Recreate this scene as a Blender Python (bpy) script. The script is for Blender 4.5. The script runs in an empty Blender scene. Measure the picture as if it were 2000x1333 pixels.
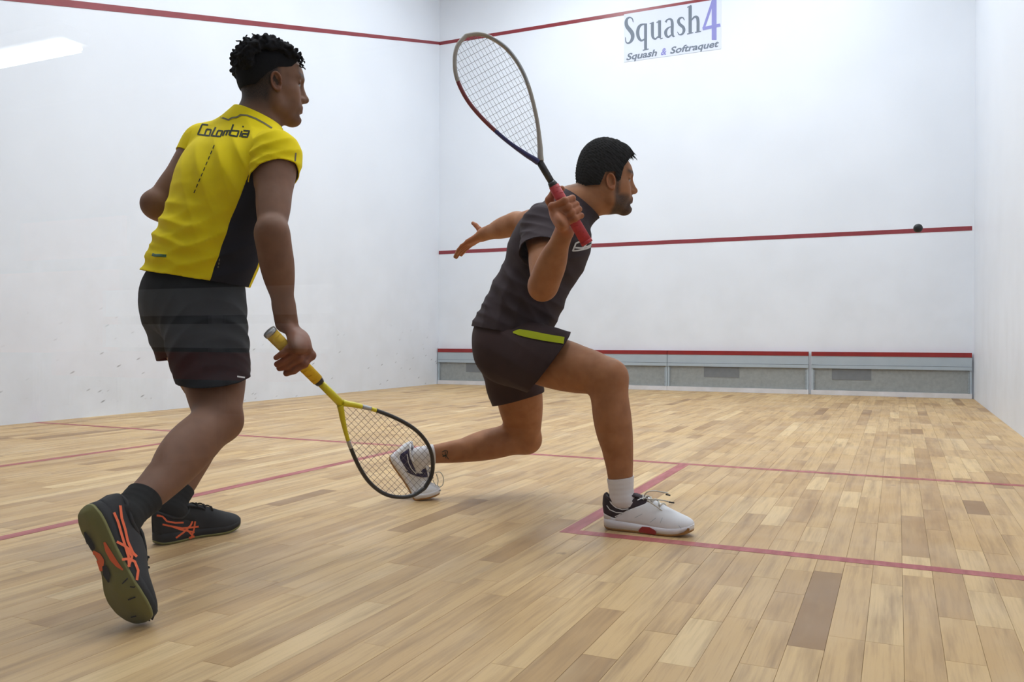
import bpy, bmesh, math, random
import numpy as np
from mathutils import Vector, Matrix
from mathutils.bvhtree import BVHTree

random.seed(7); RNG = np.random.default_rng(11)
SC = bpy.context.scene
COL = SC.collection

# ------------------------------------------------------------------ camera
CAM = np.array([5.6755, -0.2865, 0.6120]); YAW = math.radians(24.5295)
PIT = math.radians(-0.135); ROL = math.radians(0.153); FPX = 1650.4
def _basis():
    r = np.array([math.cos(YAW), math.sin(YAW), 0]); fw = np.array([-math.sin(YAW), math.cos(YAW), 0]); u = np.array([0, 0, 1.])
    F = fw*math.cos(PIT)+u*math.sin(PIT); U = u*math.cos(PIT)-fw*math.sin(PIT)
    return r*math.cos(ROL)+U*math.sin(ROL), U*math.cos(ROL)-r*math.sin(ROL), F
CR, CU, CF = _basis()
cd = bpy.data.cameras.new('camera'); co = bpy.data.objects.new('camera', cd); COL.objects.link(co)
cd.sensor_width = 36; cd.lens = FPX/2000*36; cd.clip_start = 0.02
co.matrix_world = Matrix(((CR[0], CU[0], -CF[0], CAM[0]), (CR[1], CU[1], -CF[1], CAM[1]), (CR[2], CU[2], -CF[2], CAM[2]), (0, 0, 0, 1)))
SC.camera = co
def ray(px, py): return CF+CR*(px-1000)/FPX+CU*(666.5-py)/FPX
def at(px, py, d): return CAM+ray(px, py)*d            # photo pixel at a known distance
def on(px, py, ax, val):                               # photo pixel on the plane axis=val
    r = ray(px, py); return CAM+r*((val-CAM[ax])/r[ax])
def cv(r, u, f): return CR*r+np.array([0, 0, 1.])*u+CF*f   # vector from right / up / forward amounts

# ------------------------------------------------------------------ world, exposure, large lights
W, L, H = 6.4, 9.75, 5.7
wd = bpy.data.worlds.new('world'); SC.world = wd; wd.use_nodes = True
wd.node_tree.nodes['Background'].inputs[0].default_value = (.8, .88, 1, 1)
wd.node_tree.nodes['Background'].inputs[1].default_value = 0.05
SC.view_settings.view_transform = 'Standard'; SC.view_settings.look = 'None'
SC.view_settings.exposure = 0.0; SC.view_settings.gamma = 1.0; SC.view_settings.use_curve_mapping = False
LAMPS = [(x, y) for y in (2.3, 5.0, 7.8) for x in (2.1, 4.7)]   # court ceiling lamps
LAMP_W = 47.0
def mirrored(px, py, ax, val):                         # lobby point seen in the glass (plane y=-0.012) at a photo pixel
    r = ray(px, py); t = (val-CAM[ax])/r[ax] if ax != 1 else (-.024-val-CAM[1])/r[1]; p = CAM+r*t; return np.array([p[0], -.024-p[1], p[2]])
_e = mirrored(139, 88, 2, 2.63)                        # right end of the lamp mirrored at upper left
LOBBY_LAMPS = [(_e[0]-.6, _e[1], 2.6), (_e[0]+3.0, _e[1], 2.6), (_e[0]+6.2, _e[1], 2.6)]
def area(name, loc, sx, sy, power, col=(.90, .95, 1)):
    l = bpy.data.lights.new(name, 'AREA'); l.shape = 'RECTANGLE'; l.size = sx; l.size_y = sy; l.energy = power; l.color = col
    o = bpy.data.objects.new(name, l); COL.objects.link(o); o.location = loc; return o
for (x, y) in LAMPS: area('court_lamp_light', (x, y, H-.13), .55, 1.45, LAMP_W)
for (x, y, z) in LOBBY_LAMPS: area('lobby_lamp_light', (x, y, z+.006), 1.2, .13, 9.0)

# ------------------------------------------------------------------ materials
MATS = {}
def principled(name, col, rough=.5, **kw):
    m = bpy.data.materials.new(name); m.use_nodes = True; MATS[name] = m
    b = m.node_tree.nodes['Principled BSDF']
    b.inputs['Base Color'].default_value = (*col, 1); b.inputs['Roughness'].default_value = rough
    for k, v in kw.items(): b.inputs[k.replace('_', ' ')].default_value = v
    return m
class NT:
    def __init__(s, m): s.t = m.node_tree; s.b = s.t.nodes.get('Principled BSDF')
    def n(s, typ, **kw):
        o = s.t.nodes.new('ShaderNode'+typ)
        for k, v in kw.items():
            if k in o.inputs: o.inputs[k].default_value = v
            else: setattr(o, k, v)
        return o
    def l(s, a, b): s.t.links.new(a, b)
    def noise(s, vec, scale, detail=4, rough=.55):
        o = s.n('TexNoise'); o.inputs['Scale'].default_value = scale; o.inputs['Detail'].default_value = detail; o.inputs['Roughness'].default_value = rough
        s.l(vec, o.inputs['Vector']); return o.outputs['Fac']
    def mapr(s, x, a, b, c=0, d=1):
        o = s.n('MapRange'); s.l(x, o.inputs[0])
        for i, v in zip((1, 2, 3, 4), (a, b, c, d)): o.inputs[i].default_value = v
        return o.outputs[0]
    def mul(s, a, b, op='MULTIPLY'):
        o = s.n('Math'); o.operation = op
        for i, v in ((0, a), (1, b)):
            if isinstance(v, (int, float)): o.inputs[i].default_value = v
            else: s.l(v, o.inputs[i])
        return o.outputs[0]
    def mix(s, f, a, b):
        o = s.n('Mix'); o.data_type = 'RGBA'
        for i, v in ((0, f), (6, a), (7, b)):
            if isinstance(v, (int, float)): o.inputs[i].default_value = v
            elif isinstance(v, tuple): o.inputs[i].default_value = (*v, 1)
            else: s.l(v, o.inputs[i])
        return o.outputs[2]
    def pos(s): return s.n('NewGeometry').outputs['Position']
    def scaled(s, vec, sc):
        o = s.n('VectorMath'); o.operation = 'MULTIPLY'; s.l(vec, o.inputs[0]); o.inputs[1].default_value = sc; return o.outputs[0]
    def bump(s, h, strength=.3, dist=.002):
        o = s.n('Bump'); o.inputs['Strength'].default_value = strength; o.inputs['Distance'].default_value = dist
        s.l(h, o.inputs['Height']); s.l(o.outputs[0], s.b.inputs['Normal'])
    def attr(s, name): return s.n('Attribute', attribute_name=name)
    def col(s, c): s.l(c, s.b.inputs['Base Color'])

def wall_mat(name, marks):
    m = principled(name, (.80, .82, .85), .5, Coat_Weight=.05, Coat_Roughness=.25, Specular_IOR_Level=.35); t = NT(m); p = t.pos()
    c = t.mix(t.mapr(t.noise(p, 1.3, 5), .35, .7), (.765, .80, .86), (.73, .765, .825))
    sp = t.n('SeparateXYZ'); t.l(p, sp.inputs[0])
    low = t.mapr(sp.outputs[2], 2.4, 0.1)                          # greyer, noise-broken tone increasing towards the foot of the wall
    low_grey = t.mul(t.mul(low, t.mapr(t.noise(p, 2.6, 7, .7), .42, .72)), .40)
    c = t.mix(low_grey, c, (.62, .64, .66))
    if marks:
        v = t.n('TexVoronoi'); v.feature = 'F1'; v.inputs['Scale'].default_value = 1; v.inputs['Randomness'].default_value = 1
        mv = t.n('Mapping'); mv.inputs['Rotation'].default_value = (math.radians(-24), 0, 0); t.l(p, mv.inputs[0])
        t.l(t.scaled(mv.outputs[0], (9, 7, 26)), v.inputs['Vector'])
        spot = t.mapr(v.outputs['Distance'], .20, .07)
        keep = t.mul(t.mapr(t.noise(p, 1.1, 3, .6), .44, .52), t.mapr(sp.outputs[2], 1.0, .25))
        rnd = t.n('SeparateColor'); t.l(v.outputs['Color'], rnd.inputs[0])
        sel = t.mapr(rnd.outputs[0], .50, .52)
        c = t.mix(t.mul(t.mul(t.mul(spot, keep), sel), .8), c, (.17, .18, .19))
        c = t.mix(t.mul(t.mapr(t.noise(t.scaled(p, (30, 30, 60)), 1, 2), .70, .76), t.mul(low, .35)), c, (.3, .31, .32))
    t.col(c); t.bump(t.noise(p, 35, 3), .012, .002); return m
wall_mat('wall_white', False); wall_mat('wall_scuffed', True)
def painted(name, col, var, rough=.45, sc=8):
    m = principled(name, col, rough); t = NT(m); p = t.pos()
    t.col(t.mix(t.mapr(t.noise(p, sc, 5), .3, .7), col, var)); return m
painted('line_red', (.21, .022, .030), (.25, .03, .04), .35)
painted('tin_red', (.27, .016, .016), (.22, .014, .018), .35)
painted('tin_board', (.39, .45, .50), (.36, .42, .47), .4)
m = painted('tin_sheet', (.25, .27, .27), (.31, .33, .33), .38, 30)
painted('tin_patch', (.155, .17, .185), (.18, .195, .21), .5, 20)
painted('plinth_white', (.68, .67, .70), (.58, .57, .58), .6)
principled('seam_dark', (.06, .05, .04), .6)
principled('ceiling_white', (.75, .76, .78), .8)
principled('lobby_wall', (.16, .155, .15), .8); principled('lobby_floor', (.22, .21, .2), .5)
principled('stand_in_grey', (.60, .62, .62), .6); principled('stand_in_red', (.45, .05, .04), .6); principled('stand_in_orange', (.75, .2, .1), .6)  # colours of the stand-ins added in the lobby for their reflections
principled('metal_grey', (.5, .5, .52), .35, Metallic=.8)
m = principled('tube_glow', (1, 1, 1), .4); m.node_tree.nodes['Principled BSDF'].inputs['Emission Color'].default_value = (.93, .97, 1, 1)
m.node_tree.nodes['Principled BSDF'].inputs['Emission Strength'].default_value = 9
# floor planks: 'tone' is the board's own colour, grain runs along the court
m = principled('plank_wood', (.5, .35, .2), .45, Specular_IOR_Level=.28); t = NT(m); p = t.pos(); a = t.attr('tone')
sa = t.n('SeparateColor'); t.l(a.outputs['Color'], sa.inputs[0])
off = t.n('CombineXYZ'); t.l(t.mul(sa.outputs[1], 37.), off.inputs[0]); t.l(t.mul(sa.outputs[2], 53.), off.inputs[1])
vm = t.n('VectorMath'); vm.operation = 'ADD'; t.l(p, vm.inputs[0]); t.l(off.outputs[0], vm.inputs[1]); pv = vm.outputs[0]
g1 = t.noise(t.scaled(pv, (26, 1.6, 1)), 1, 6, .62); g2 = t.noise(t.scaled(pv, (160, 5, 1)), 1, 3, .6); g3 = t.noise(t.scaled(pv, (9, 2.2, 1)), 1, 3)
base = t.n('ValToRGB'); cr = base.color_ramp; t.l(sa.outputs[0], base.inputs[0])
for i, (q, c) in enumerate([(0, (.28, .158, .066)), (.22, (.415, .250, .106)), (.5, (.53, .340, .152)), (.78, (.61, .408, .190)), (1, (.70, .50, .255))]):
    e = cr.elements[i] if i < 2 else cr.elements.new(q); e.position = q; e.color = (*c, 1)
c = t.mix(t.mul(t.mapr(g1, .46, .72), .75), base.outputs[0], (.25, .145, .066))
c = t.mix(t.mul(t.mapr(g3, .5, .75), .40), c, (.64, .46, .25))
c = t.mix(t.mul(t.mapr(g2, .5, .8), .34), c, (.23, .135, .065))
k = t.noise(t.scaled(pv, (14, 9, 1)), 1, 2); c = t.mix(t.mul(t.mapr(k, .73, .80), .55), c, (.13, .085, .05))
wear = t.noise(p, 1.2, 5); c = t.mix(t.mul(t.mapr(wear, .45, .75), .16), c, (.52, .42, .30))
t.col(c); t.bump(g2, .12, .001)
t.l(t.mapr(t.noise(p, 3, 4), .3, .7, .36, .55), t.b.inputs['Roughness'])
# worn court paint on the boards
m = principled('floor_line', (.48, .10, .105), .4); t = NT(m); p = t.pos()
t.col(t.mix(t.mapr(t.noise(p, 5, 4), .35, .7), (.50, .135, .13), (.42, .06, .07)))
t.l(t.mapr(t.noise(t.scaled(p, (30, 4, 1)), 1, 5), .25, .75, .96, .52), t.b.inputs['Alpha'])
# glass
m = bpy.data.materials.new('pane_glass'); m.use_nodes = True; MATS['pane_glass'] = m; nt = m.node_tree; nt.nodes.clear()
o = nt.nodes.new('ShaderNodeOutputMaterial'); mx = nt.nodes.new('ShaderNodeMixShader'); tr = nt.nodes.new('ShaderNodeBsdfTransparent'); gl = nt.nodes.new('ShaderNodeBsdfGlossy')
tr.inputs[0].default_value = (.97, .98, .98, 1); gl.inputs['Roughness'].default_value = 0.0; fr = nt.nodes.new('ShaderNodeFresnel'); fr.inputs[0].default_value = 1.5
gm = nt.nodes.new('ShaderNodeNewGeometry'); mr = nt.nodes.new('ShaderNodeMapRange'); mr.inputs[3].default_value = 1.5; mr.inputs[4].default_value = 1/1.5
nt.links.new(gm.outputs['Backfacing'], mr.inputs[0]); nt.links.new(mr.outputs[0], fr.inputs[0])      # the leaving face reflects as much as the entering one
nt.links.new(fr.outputs[0], mx.inputs[0]); nt.links.new(tr.outputs[0], mx.inputs[1]); nt.links.new(gl.outputs[0], mx.inputs[2]); nt.links.new(mx.outputs[0], o.inputs[0])
def cloth(name, col, var, rough=.85, weave=500, sheen=0.0):
    m = principled(name, col, rough, Specular_IOR_Level=.2); t = NT(m); p = t.pos()
    t.col(t.mix(t.mapr(t.noise(p, 14, 5), .3, .7), col, var)); t.bump(t.noise(p, weave, 2), .06, .001); return m
cloth('shirt_yellow', (.90, .70, .003), (.82, .63, .002)); cloth('panel_dark', (.014, .014, .022), (.02, .019, .028))
cloth('shorts_black', (.013, .014, .016), (.02, .021, .024)); cloth('print_black', (.03, .035, .02), (.04, .045, .03)); cloth('trim_grey', (.20, .17, .10), (.17, .15, .09))
cloth('shirt_charcoal', (.040, .026, .030), (.030, .020, .024)); cloth('shorts_plum', (.044, .024, .025), (.034, .019, .020)); cloth('stripe_lime', (.42, .46, .01), (.36, .40, .01))
cloth('print_white', (.62, .62, .62), (.55, .55, .55)); cloth('sock_black', (.012, .012, .013), (.02, .02, .02)); cloth('sock_white', (.74, .72, .74), (.66, .64, .66))
cloth('shoe_black', (.020, .020, .022), (.03, .03, .033), .7, 1200); cloth('shoe_white', (.80, .80, .83), (.74, .74, .77), .5, 300, 0); cloth('shoe_navy', (.03, .025, .07), (.05, .04, .09), .5, 900)
cloth('shoe_plum', (.032, .02, .028), (.045, .03, .035), .6, 900); cloth('lace_white', (.66, .64, .58), (.6, .58, .52)); cloth('lace_black', (.015, .015, .016), (.02, .02, .02))
principled('orange', (.85, .13, .03), .5); principled('olive_rubber', (.17, .16, .035), .55); principled('gum_rubber', (.36, .17, .045), .5); principled('midsole_white', (.80, .79, .84), .5); principled('accent_red', (.34, .02, .02), .4)
principled('logo_white', (.75, .75, .75), .5); principled('logo_green', (.02, .10, .02), .5)
def skin(name, col, dark, hairc=(.018, .014, .012)):
    m = principled(name, col, .58, Subsurface_Weight=.10, Subsurface_Scale=.01, Specular_IOR_Level=.3); t = NT(m); p = t.pos()
    m.node_tree.nodes['Principled BSDF'].inputs['Subsurface Radius'].default_value = (1, .35, .2)
    c = t.mix(t.mapr(t.noise(p, 22, 5), .35, .7), col, dark)
    c = t.mix(t.attr('flush').outputs['Fac'], c, (col[0]*1.0, col[1]*.62, col[2]*.58))
    h = t.attr('stubble').outputs['Fac']; grain = t.mapr(t.noise(p, 420, 2), .35, .65, .78, 1)
    t.col(t.mix(t.mul(h, grain), c, hairc)); t.bump(t.noise(p, 240, 3), .05, .001); return m
skin('skin_brown', (.23, .112, .065), (.185, .087, .05)); skin('skin_tan', (.375, .160, .070), (.29, .118, .048))
def hairm(name, col):
    m = principled(name, col, .85, Specular_IOR_Level=.12); t = NT(m); p = t.pos()
    t.col(t.mix(t.mapr(t.noise(p, 180, 3), .3, .7), col, tuple(c*1.7 for c in col))); t.bump(t.noise(p, 300, 3), .6, .003); return m
hairm('hair_black', (.008, .008, .0095)); hairm('hair_dark', (.013, .0125, .0125))
principled('eye_white', (.26, .22, .20), .3); principled('eye_dark', (.02, .012, .008), .15)
principled('racket_yellow', (.72, .60, .01), .35); principled('grip_yellow', (.75, .46, .01), .7); principled('racket_black', (.02, .016, .015), .3); principled('racket_silver', (.42, .42, .42), .3, Metallic=.5)
principled('string_dark', (.15, .115, .12), .5); principled('string_grey', (.30, .30, .31), .5); principled('racket_cream', (.42, .38, .33), .4); principled('racket_maroon', (.24, .05, .06), .4); principled('racket_navy', (.03, .03, .14), .4); principled('grip_red', (.46, .025, .03), .6)
principled('ball_rubber', (.008, .01, .012), .6); principled('poster', (.66, .70, .82), .6); principled('ink_grey', (.15, .18, .225), .6); principled('ink_purple', (.24, .24, .55), .6)

# ------------------------------------------------------------------ object helpers
def link(name, me, mat=None, parent=None, smooth=False):
    o = bpy.data.objects.new(name, me); COL.objects.link(o)
    if mat: me.materials.append(MATS[mat])
    if parent: o.parent = parent
    if smooth and len(me.polygons): me.polygons.foreach_set('use_smooth', np.ones(len(me.polygons), bool))
    return o
def mesh(name, v, f, mat=None, parent=None, smooth=False, off=None):
    v = np.asarray(v, float)
    if parent is not None: v = v-np.array(parent['origin'])
    me = bpy.data.meshes.new(name)
    if isinstance(f, np.ndarray):
        n, k = f.shape
        me.vertices.add(len(v)); me.vertices.foreach_set('co', np.ascontiguousarray(v, np.float32).ravel())
        me.loops.add(n*k); me.loops.foreach_set('vertex_index', np.ascontiguousarray(f, np.int32).ravel())
        me.polygons.add(n); me.polygons.foreach_set('loop_start', np.arange(0, n*k, k, dtype=np.int32)); me.update(calc_edges=True)
    else: me.from_pydata(v.tolist(), [], [tuple(map(int, q)) for q in f]); me.update()
    o = link(name, me, mat, parent, smooth); o['origin'] = list(parent['origin']) if parent is not None else [0., 0., 0.]
    return o
def empty(name, loc, label, cat, group=None):
    o = bpy.data.objects.new(name, None); COL.objects.link(o); o.location = loc; o['origin'] = [float(x) for x in loc]; o.empty_display_size = .1
    o['label'] = label; o['category'] = cat
    if group: o['group'] = group
    return o
def tag(o, label, cat, group=None):
    o['label'] = label; o['category'] = cat
    if group: o['group'] = group
    return o
def struct(o, label=None):
    o['kind'] = 'structure'
    if label: o['label'] = label
    return o
BOXF = [(0, 3, 2, 1), (4, 5, 6, 7), (0, 1, 5, 4), (1, 2, 6, 5), (2, 3, 7, 6), (3, 0, 4, 7)]
def boxv(x0, x1, y0, y1, z0, z1): return [(x0, y0, z0), (x1, y0, z0), (x1, y1, z0), (x0, y1, z0), (x0, y0, z1), (x1, y0, z1), (x1, y1, z1), (x0, y1, z1)]
def box(name, x0, x1, y0, y1, z0, z1, mat, parent=None): return mesh(name, boxv(x0, x1, y0, y1, z0, z1), BOXF, mat, parent)
def join(parts):
    V, F, n = [], [], 0
    for v, f in parts:
        V.append(np.asarray(v, float)); F += [tuple(i+n for i in q) for q in f]; n += len(v)
    return np.vstack(V), F
def tube(path, r, n=8, cap=True, flat=None):
    """swept tube; r scalar or list; flat=(normal, ratio) squashes the section along normal"""
    P = np.asarray(path, float); m = len(P); r = np.broadcast_to(np.asarray(r, float), (m,))
    T = np.gradient(P, axis=0); T /= np.linalg.norm(T, axis=1)[:, None]+1e-12
    a = np.array([0, 0, 1.]) if abs(T[0][2]) < .9 else np.array([1., 0, 0]); 
    if flat is not None: a = np.asarray(flat[0], float)
    V = []
    for i in range(m):
        a = a-T[i]*(a@T[i]); a /= np.linalg.norm(a)+1e-12; b = np.cross(T[i], a)
        for k in range(n):
            th = 2*math.pi*k/n; V.append(P[i]+(a*math.cos(th)*(flat[1] if flat is not None else 1)+b*math.sin(th))*r[i])
    F = [(i*n+k, i*n+(k+1) % n, (i+1)*n+(k+1) % n, (i+1)*n+k) for i in range(m-1) for k in range(n)]
    if cap: F += [tuple(range(n))[::-1], tuple((m-1)*n+k for k in range(n))]
    return np.array(V), F
def spline(pts, n=8, closed=False):
    P = np.asarray(pts, float); m = len(P); out = []
    for i in range(m if closed else m-1):
        p0, p1, p2, p3 = (P[(i-1) % m] if closed or i > 0 else 2*P[0]-P[1]), P[i], P[(i+1) % m], (P[(i+2) % m] if closed or i+2 < m else 2*P[-1]-P[-2])
        for k in range(n):
            t = k/n; out.append(.5*((2*p1)+(-p0+p2)*t+(2*p0-5*p1+4*p2-p3)*t*t+(-p0+3*p1-3*p2+p3)*t**3))
    if not closed: out.append(P[-1])
    return np.array(out)

# ------------------------------------------------------------------ implicit surfaces (smooth-blended bodies and clothes)
def nz(v): v = np.asarray(v, float); return v/(np.linalg.norm(v)+1e-12)
def perp(v, a): v = np.asarray(v, float); return nz(v-a*(v@a))
class Prim:
    pass
def cone(a, b, ra, rb, k=.02, op=1):
    p = Prim(); a = np.asarray(a, float); b = np.asarray(b, float); R = max(ra, rb); p.lo = np.minimum(a, b)-R; p.hi = np.maximum(a, b)+R; p.k = k; p.op = op
    w = b-a; ww = float(w@w)+1e-12
    def ev(x, y, z):
        qx, qy, qz = x-a[0], y-a[1], z-a[2]
        t = np.clip((qx*w[0]+qy*w[1]+qz*w[2])/ww, 0, 1)
        return np.sqrt((qx-t*w[0])**2+(qy-t*w[1])**2+(qz-t*w[2])**2)-(ra+(rb-ra)*t)
    p.ev = ev; return p
def ball(c, r, k=.02, op=1): return cone(c, np.asarray(c)+1e-6, r, r, k, op)
def econe(a, b, ra, rb, u, k=.02, op=1):
    """cone with elliptical section: radii (along u, across)"""
    p = Prim(); a = np.asarray(a, float); b = np.asarray(b, float); R = max(*ra, *rb); p.lo = np.minimum(a, b)-R; p.hi = np.maximum(a, b)+R; p.k = k; p.op = op
    w = b-a; ww = float(w@w)+1e-12; wn = nz(w); u = perp(u, wn); v = np.cross(wn, u)
    def ev(x, y, z):
        qx, qy, qz = x-a[0], y-a[1], z-a[2]
        t = np.clip((qx*w[0]+qy*w[1]+qz*w[2])/ww, 0, 1)
        qx = qx-t*w[0]; qy = qy-t*w[1]; qz = qz-t*w[2]
        A = qx*u[0]+qy*u[1]+qz*u[2]; B = qx*v[0]+qy*v[1]+qz*v[2]; C = qx*wn[0]+qy*wn[1]+qz*wn[2]
        r1 = ra[0]+(rb[0]-ra[0])*t; r2 = ra[1]+(rb[1]-ra[1])*t; r3 = np.minimum(r1, r2)
        k0 = np.sqrt((A/r1)**2+(B/r2)**2+(C/r3)**2); k1 = np.sqrt((A/r1**2)**2+(B/r2**2)**2+(C/r3**2)**2)+1e-9
        return k0*(k0-1)/k1
    p.ev = ev; return p
def ell(c, ax, r, k=.02, op=1):
    """ellipsoid, ax = 3 unit axes (rows)"""
    p = Prim(); c = np.asarray(c, float); ax = np.asarray(ax, float); R = max(r); p.lo = c-R; p.hi = c+R; p.k = k; p.op = op
    def ev(x, y, z):
        qx, qy, qz = x-c[0], y-c[1], z-c[2]; k0 = 0; k1 = 0
        for i in range(3):
            e = (qx*ax[i][0]+qy*ax[i][1]+qz*ax[i][2])/r[i]; k0 = k0+e*e; k1 = k1+(e/r[i])**2
        k0 = np.sqrt(k0); return k0*(k0-1)/(np.sqrt(k1)+1e-9)
    p.ev = ev; return p
def grow(prims, g):
    out = []
    for p in prims:
        q = Prim(); q.lo = p.lo-max(g, 0); q.hi = p.hi+max(g, 0); q.k = p.k; q.op = p.op; q.ev = (lambda e: (lambda x, y, z: e(x, y, z)-g))(p.ev); out.append(q)
    return out
def field(prims, h, lo=None, hi=None):
    pad = 3*h
    if lo is None: lo = np.min([p.lo for p in prims if p.op > 0], axis=0)-pad; hi = np.max([p.hi for p in prims if p.op > 0], axis=0)+pad
    n = np.ceil((hi-lo)/h).astype(int)+1
    A = np.full(n, .06, np.float32); X = [(lo[i]+h*np.arange(n[i])).astype(np.float32) for i in range(3)]
    for p in prims:
        m = p.k+2.5*h+.004
        i0 = np.clip(np.floor((p.lo-m-lo)/h).astype(int), 0, n); i1 = np.clip(np.ceil((p.hi+m-lo)/h).astype(int)+1, 0, n)
        if np.any(i1 <= i0): continue
        s = tuple(slice(i0[i], i1[i]) for i in range(3))
        d = p.ev(X[0][s[0]][:, None, None], X[1][s[1]][None, :, None], X[2][s[2]][None, None, :]).astype(np.float32)
        B = A[s]
        if p.op > 0:
            q = np.maximum(p.k-np.abs(B-d), 0)/max(p.k, 1e-6); A[s] = np.minimum(B, d)-q*q*p.k*.25
        else:
            q = np.maximum(p.k-np.abs(-B-d), 0)/max(p.k, 1e-6); A[s] = -(np.minimum(-B, d)-q*q*p.k*.25)
    return A, lo, h
def nets(A, lo, h):
    S = A < 0; n = A.shape; c = np.zeros((n[0]-1, n[1]-1, n[2]-1), np.uint8)
    for i in (0, 1):
        for j in (0, 1):
            for k in (0, 1): c += S[i:n[0]-1+i, j:n[1]-1+j, k:n[2]-1+k]
    I = np.argwhere((c > 0) & (c < 8)); idx = np.full(c.shape, -1, np.int32); idx[tuple(I.T)] = np.arange(len(I))
    crn = np.array([(i, j, k) for i in (0, 1) for j in (0, 1) for k in (0, 1)])
    val = np.stack([A[I[:, 0]+q[0], I[:, 1]+q[1], I[:, 2]+q[2]] for q in crn], 1)
    acc = np.zeros((len(I), 3)); cnt = np.zeros(len(I))
    for a in range(8):
        for b in range(a+1, 8):
            if np.abs(crn[a]-crn[b]).sum() != 1: continue
            va, vb = val[:, a], val[:, b]; m = (va < 0) != (vb < 0); t = np.where(m, va/np.where(m, va-vb, 1), 0)
            acc += m[:, None]*(crn[a]+t[:, None]*(crn[b]-crn[a])); cnt += m
    V = lo+h*(I+acc/cnt[:, None]); F = []
    for ax in range(3):
        o1, o2 = [(1, 2), (2, 0), (0, 1)][ax]
        s0 = [slice(None)]*3; s1 = [slice(None)]*3; s0[ax] = slice(0, n[ax]-1); s1[ax] = slice(1, n[ax])
        ch = S[tuple(s0)] != S[tuple(s1)]; E = np.argwhere(ch)
        E = E[(E[:, o1] > 0) & (E[:, o2] > 0) & (E[:, o1] < n[o1]-1) & (E[:, o2] < n[o2]-1)]
        if not len(E): continue
        e1 = np.zeros(3, int); e1[o1] = 1; e2 = np.zeros(3, int); e2[o2] = 1
        q = np.stack([idx[tuple((E-e1-e2).T)], idx[tuple((E-e2).T)], idx[tuple(E.T)], idx[tuple((E-e1).T)]], 1)
        ins = S[tuple(E.T)]; q[~ins] = q[~ins][:, ::-1]; F.append(q)
    return V, np.vstack(F)
def normals(V, F):
    N = np.zeros_like(V); a = V[F[:, 1]]-V[F[:, 0]]; b = V[F[:, 2]]-V[F[:, 0]]; fn = np.cross(a, b)
    for i in range(F.shape[1]): np.add.at(N, F[:, i], fn)
    return N/(np.linalg.norm(N, axis=1)[:, None]+1e-12)
def smooth(V, F, it=2, lam=.5):
    for _ in range(it):
        A = np.zeros_like(V); c = np.zeros(len(V))
        for i in range(F.shape[1]):
            j = (i+1) % F.shape[1]
            np.add.at(A, F[:, i], V[F[:, j]]); np.add.at(c, F[:, i], 1); np.add.at(A, F[:, j], V[F[:, i]]); np.add.at(c, F[:, j], 1)
        V = V+lam*(A/np.maximum(c, 1)[:, None]-V)
    return V
def shape(prims, h, it=1, lo=None, hi=None):
    A, l, h = field(prims, h, lo, hi); V, F = nets(A, l, h); return smooth(V, F, it), F
def clip(V, F, g):
    """keep the part of the mesh where g<0, cutting faces exactly on g=0"""
    T = np.vstack([F[:, [0, 1, 2]], F[:, [0, 2, 3]]]) if F.shape[1] == 4 else F
    V = list(map(tuple, V)); n0 = len(V); G = g; neg = G[T] < 0; s = neg.sum(1); out = [T[s == 3]]; new = {}; VV = []
    Va = np.array(V)
    def cut(i, j):
        key = (min(i, j), max(i, j))
        if key not in new: t = G[i]/(G[i]-G[j]); new[key] = n0+len(VV); VV.append(Va[i]+t*(Va[j]-Va[i]))
        return new[key]
    ex = []
    for tri, ng, q in zip(T[(s == 1) | (s == 2)], neg[(s == 1) | (s == 2)], s[(s == 1) | (s == 2)]):
        k = int(np.argmax(ng)) if q == 1 else int(np.argmin(ng)); a, b, c = tri[k], tri[(k+1) % 3], tri[(k+2) % 3]
        x, y = cut(a, b), cut(a, c)
        if q == 1: ex.append((a, x, y))
        else: ex += [(x, b, c), (x, c, y)]
    if ex: out.append(np.array(ex))
    T = np.vstack(out); Va = np.vstack([Va]+([np.array(VV)] if VV else [])); used = np.unique(T); mp = np.full(len(Va), -1); mp[used] = np.arange(len(used))
    return Va[used], mp[T]
def solid(o, th, offset=-1):
    m = o.modifiers.new('thick', 'SOLIDIFY'); m.thickness = th; m.offset = offset; return o
def bvh(parts):
    V, F = [], []; n = 0
    for v, f in parts: V += [tuple(x) for x in v]; F += [tuple(int(i)+n for i in q) for q in f]; n += len(v)
    return BVHTree.FromPolygons(V, F)
def ribbon(pl, w, step):
    """flat ribbon quads for a 2-D polyline, returns rows of (left, right)"""
    P = np.asarray(pl, float); out = [P[0]]; ws = []
    wid = np.broadcast_to(np.asarray(w, float), (len(P),)); ws = [wid[0]]
    for i in range(len(P)-1):
        n = max(1, int(np.ceil(np.linalg.norm(P[i+1]-P[i])/step)))
        for k in range(1, n+1): out.append(P[i]+(P[i+1]-P[i])*k/n); ws.append(wid[i]+(wid[i+1]-wid[i])*k/n)
    Q = np.array(out); ws = np.array(ws); T = np.gradient(Q, axis=0) if len(Q) > 1 else np.array([[1, 0.]]); T /= np.linalg.norm(T, axis=1)[:, None]+1e-9
    N = np.stack([-T[:, 1], T[:, 0]], 1)
    return Q+N*ws[:, None]/2, Q-N*ws[:, None]/2
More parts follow.
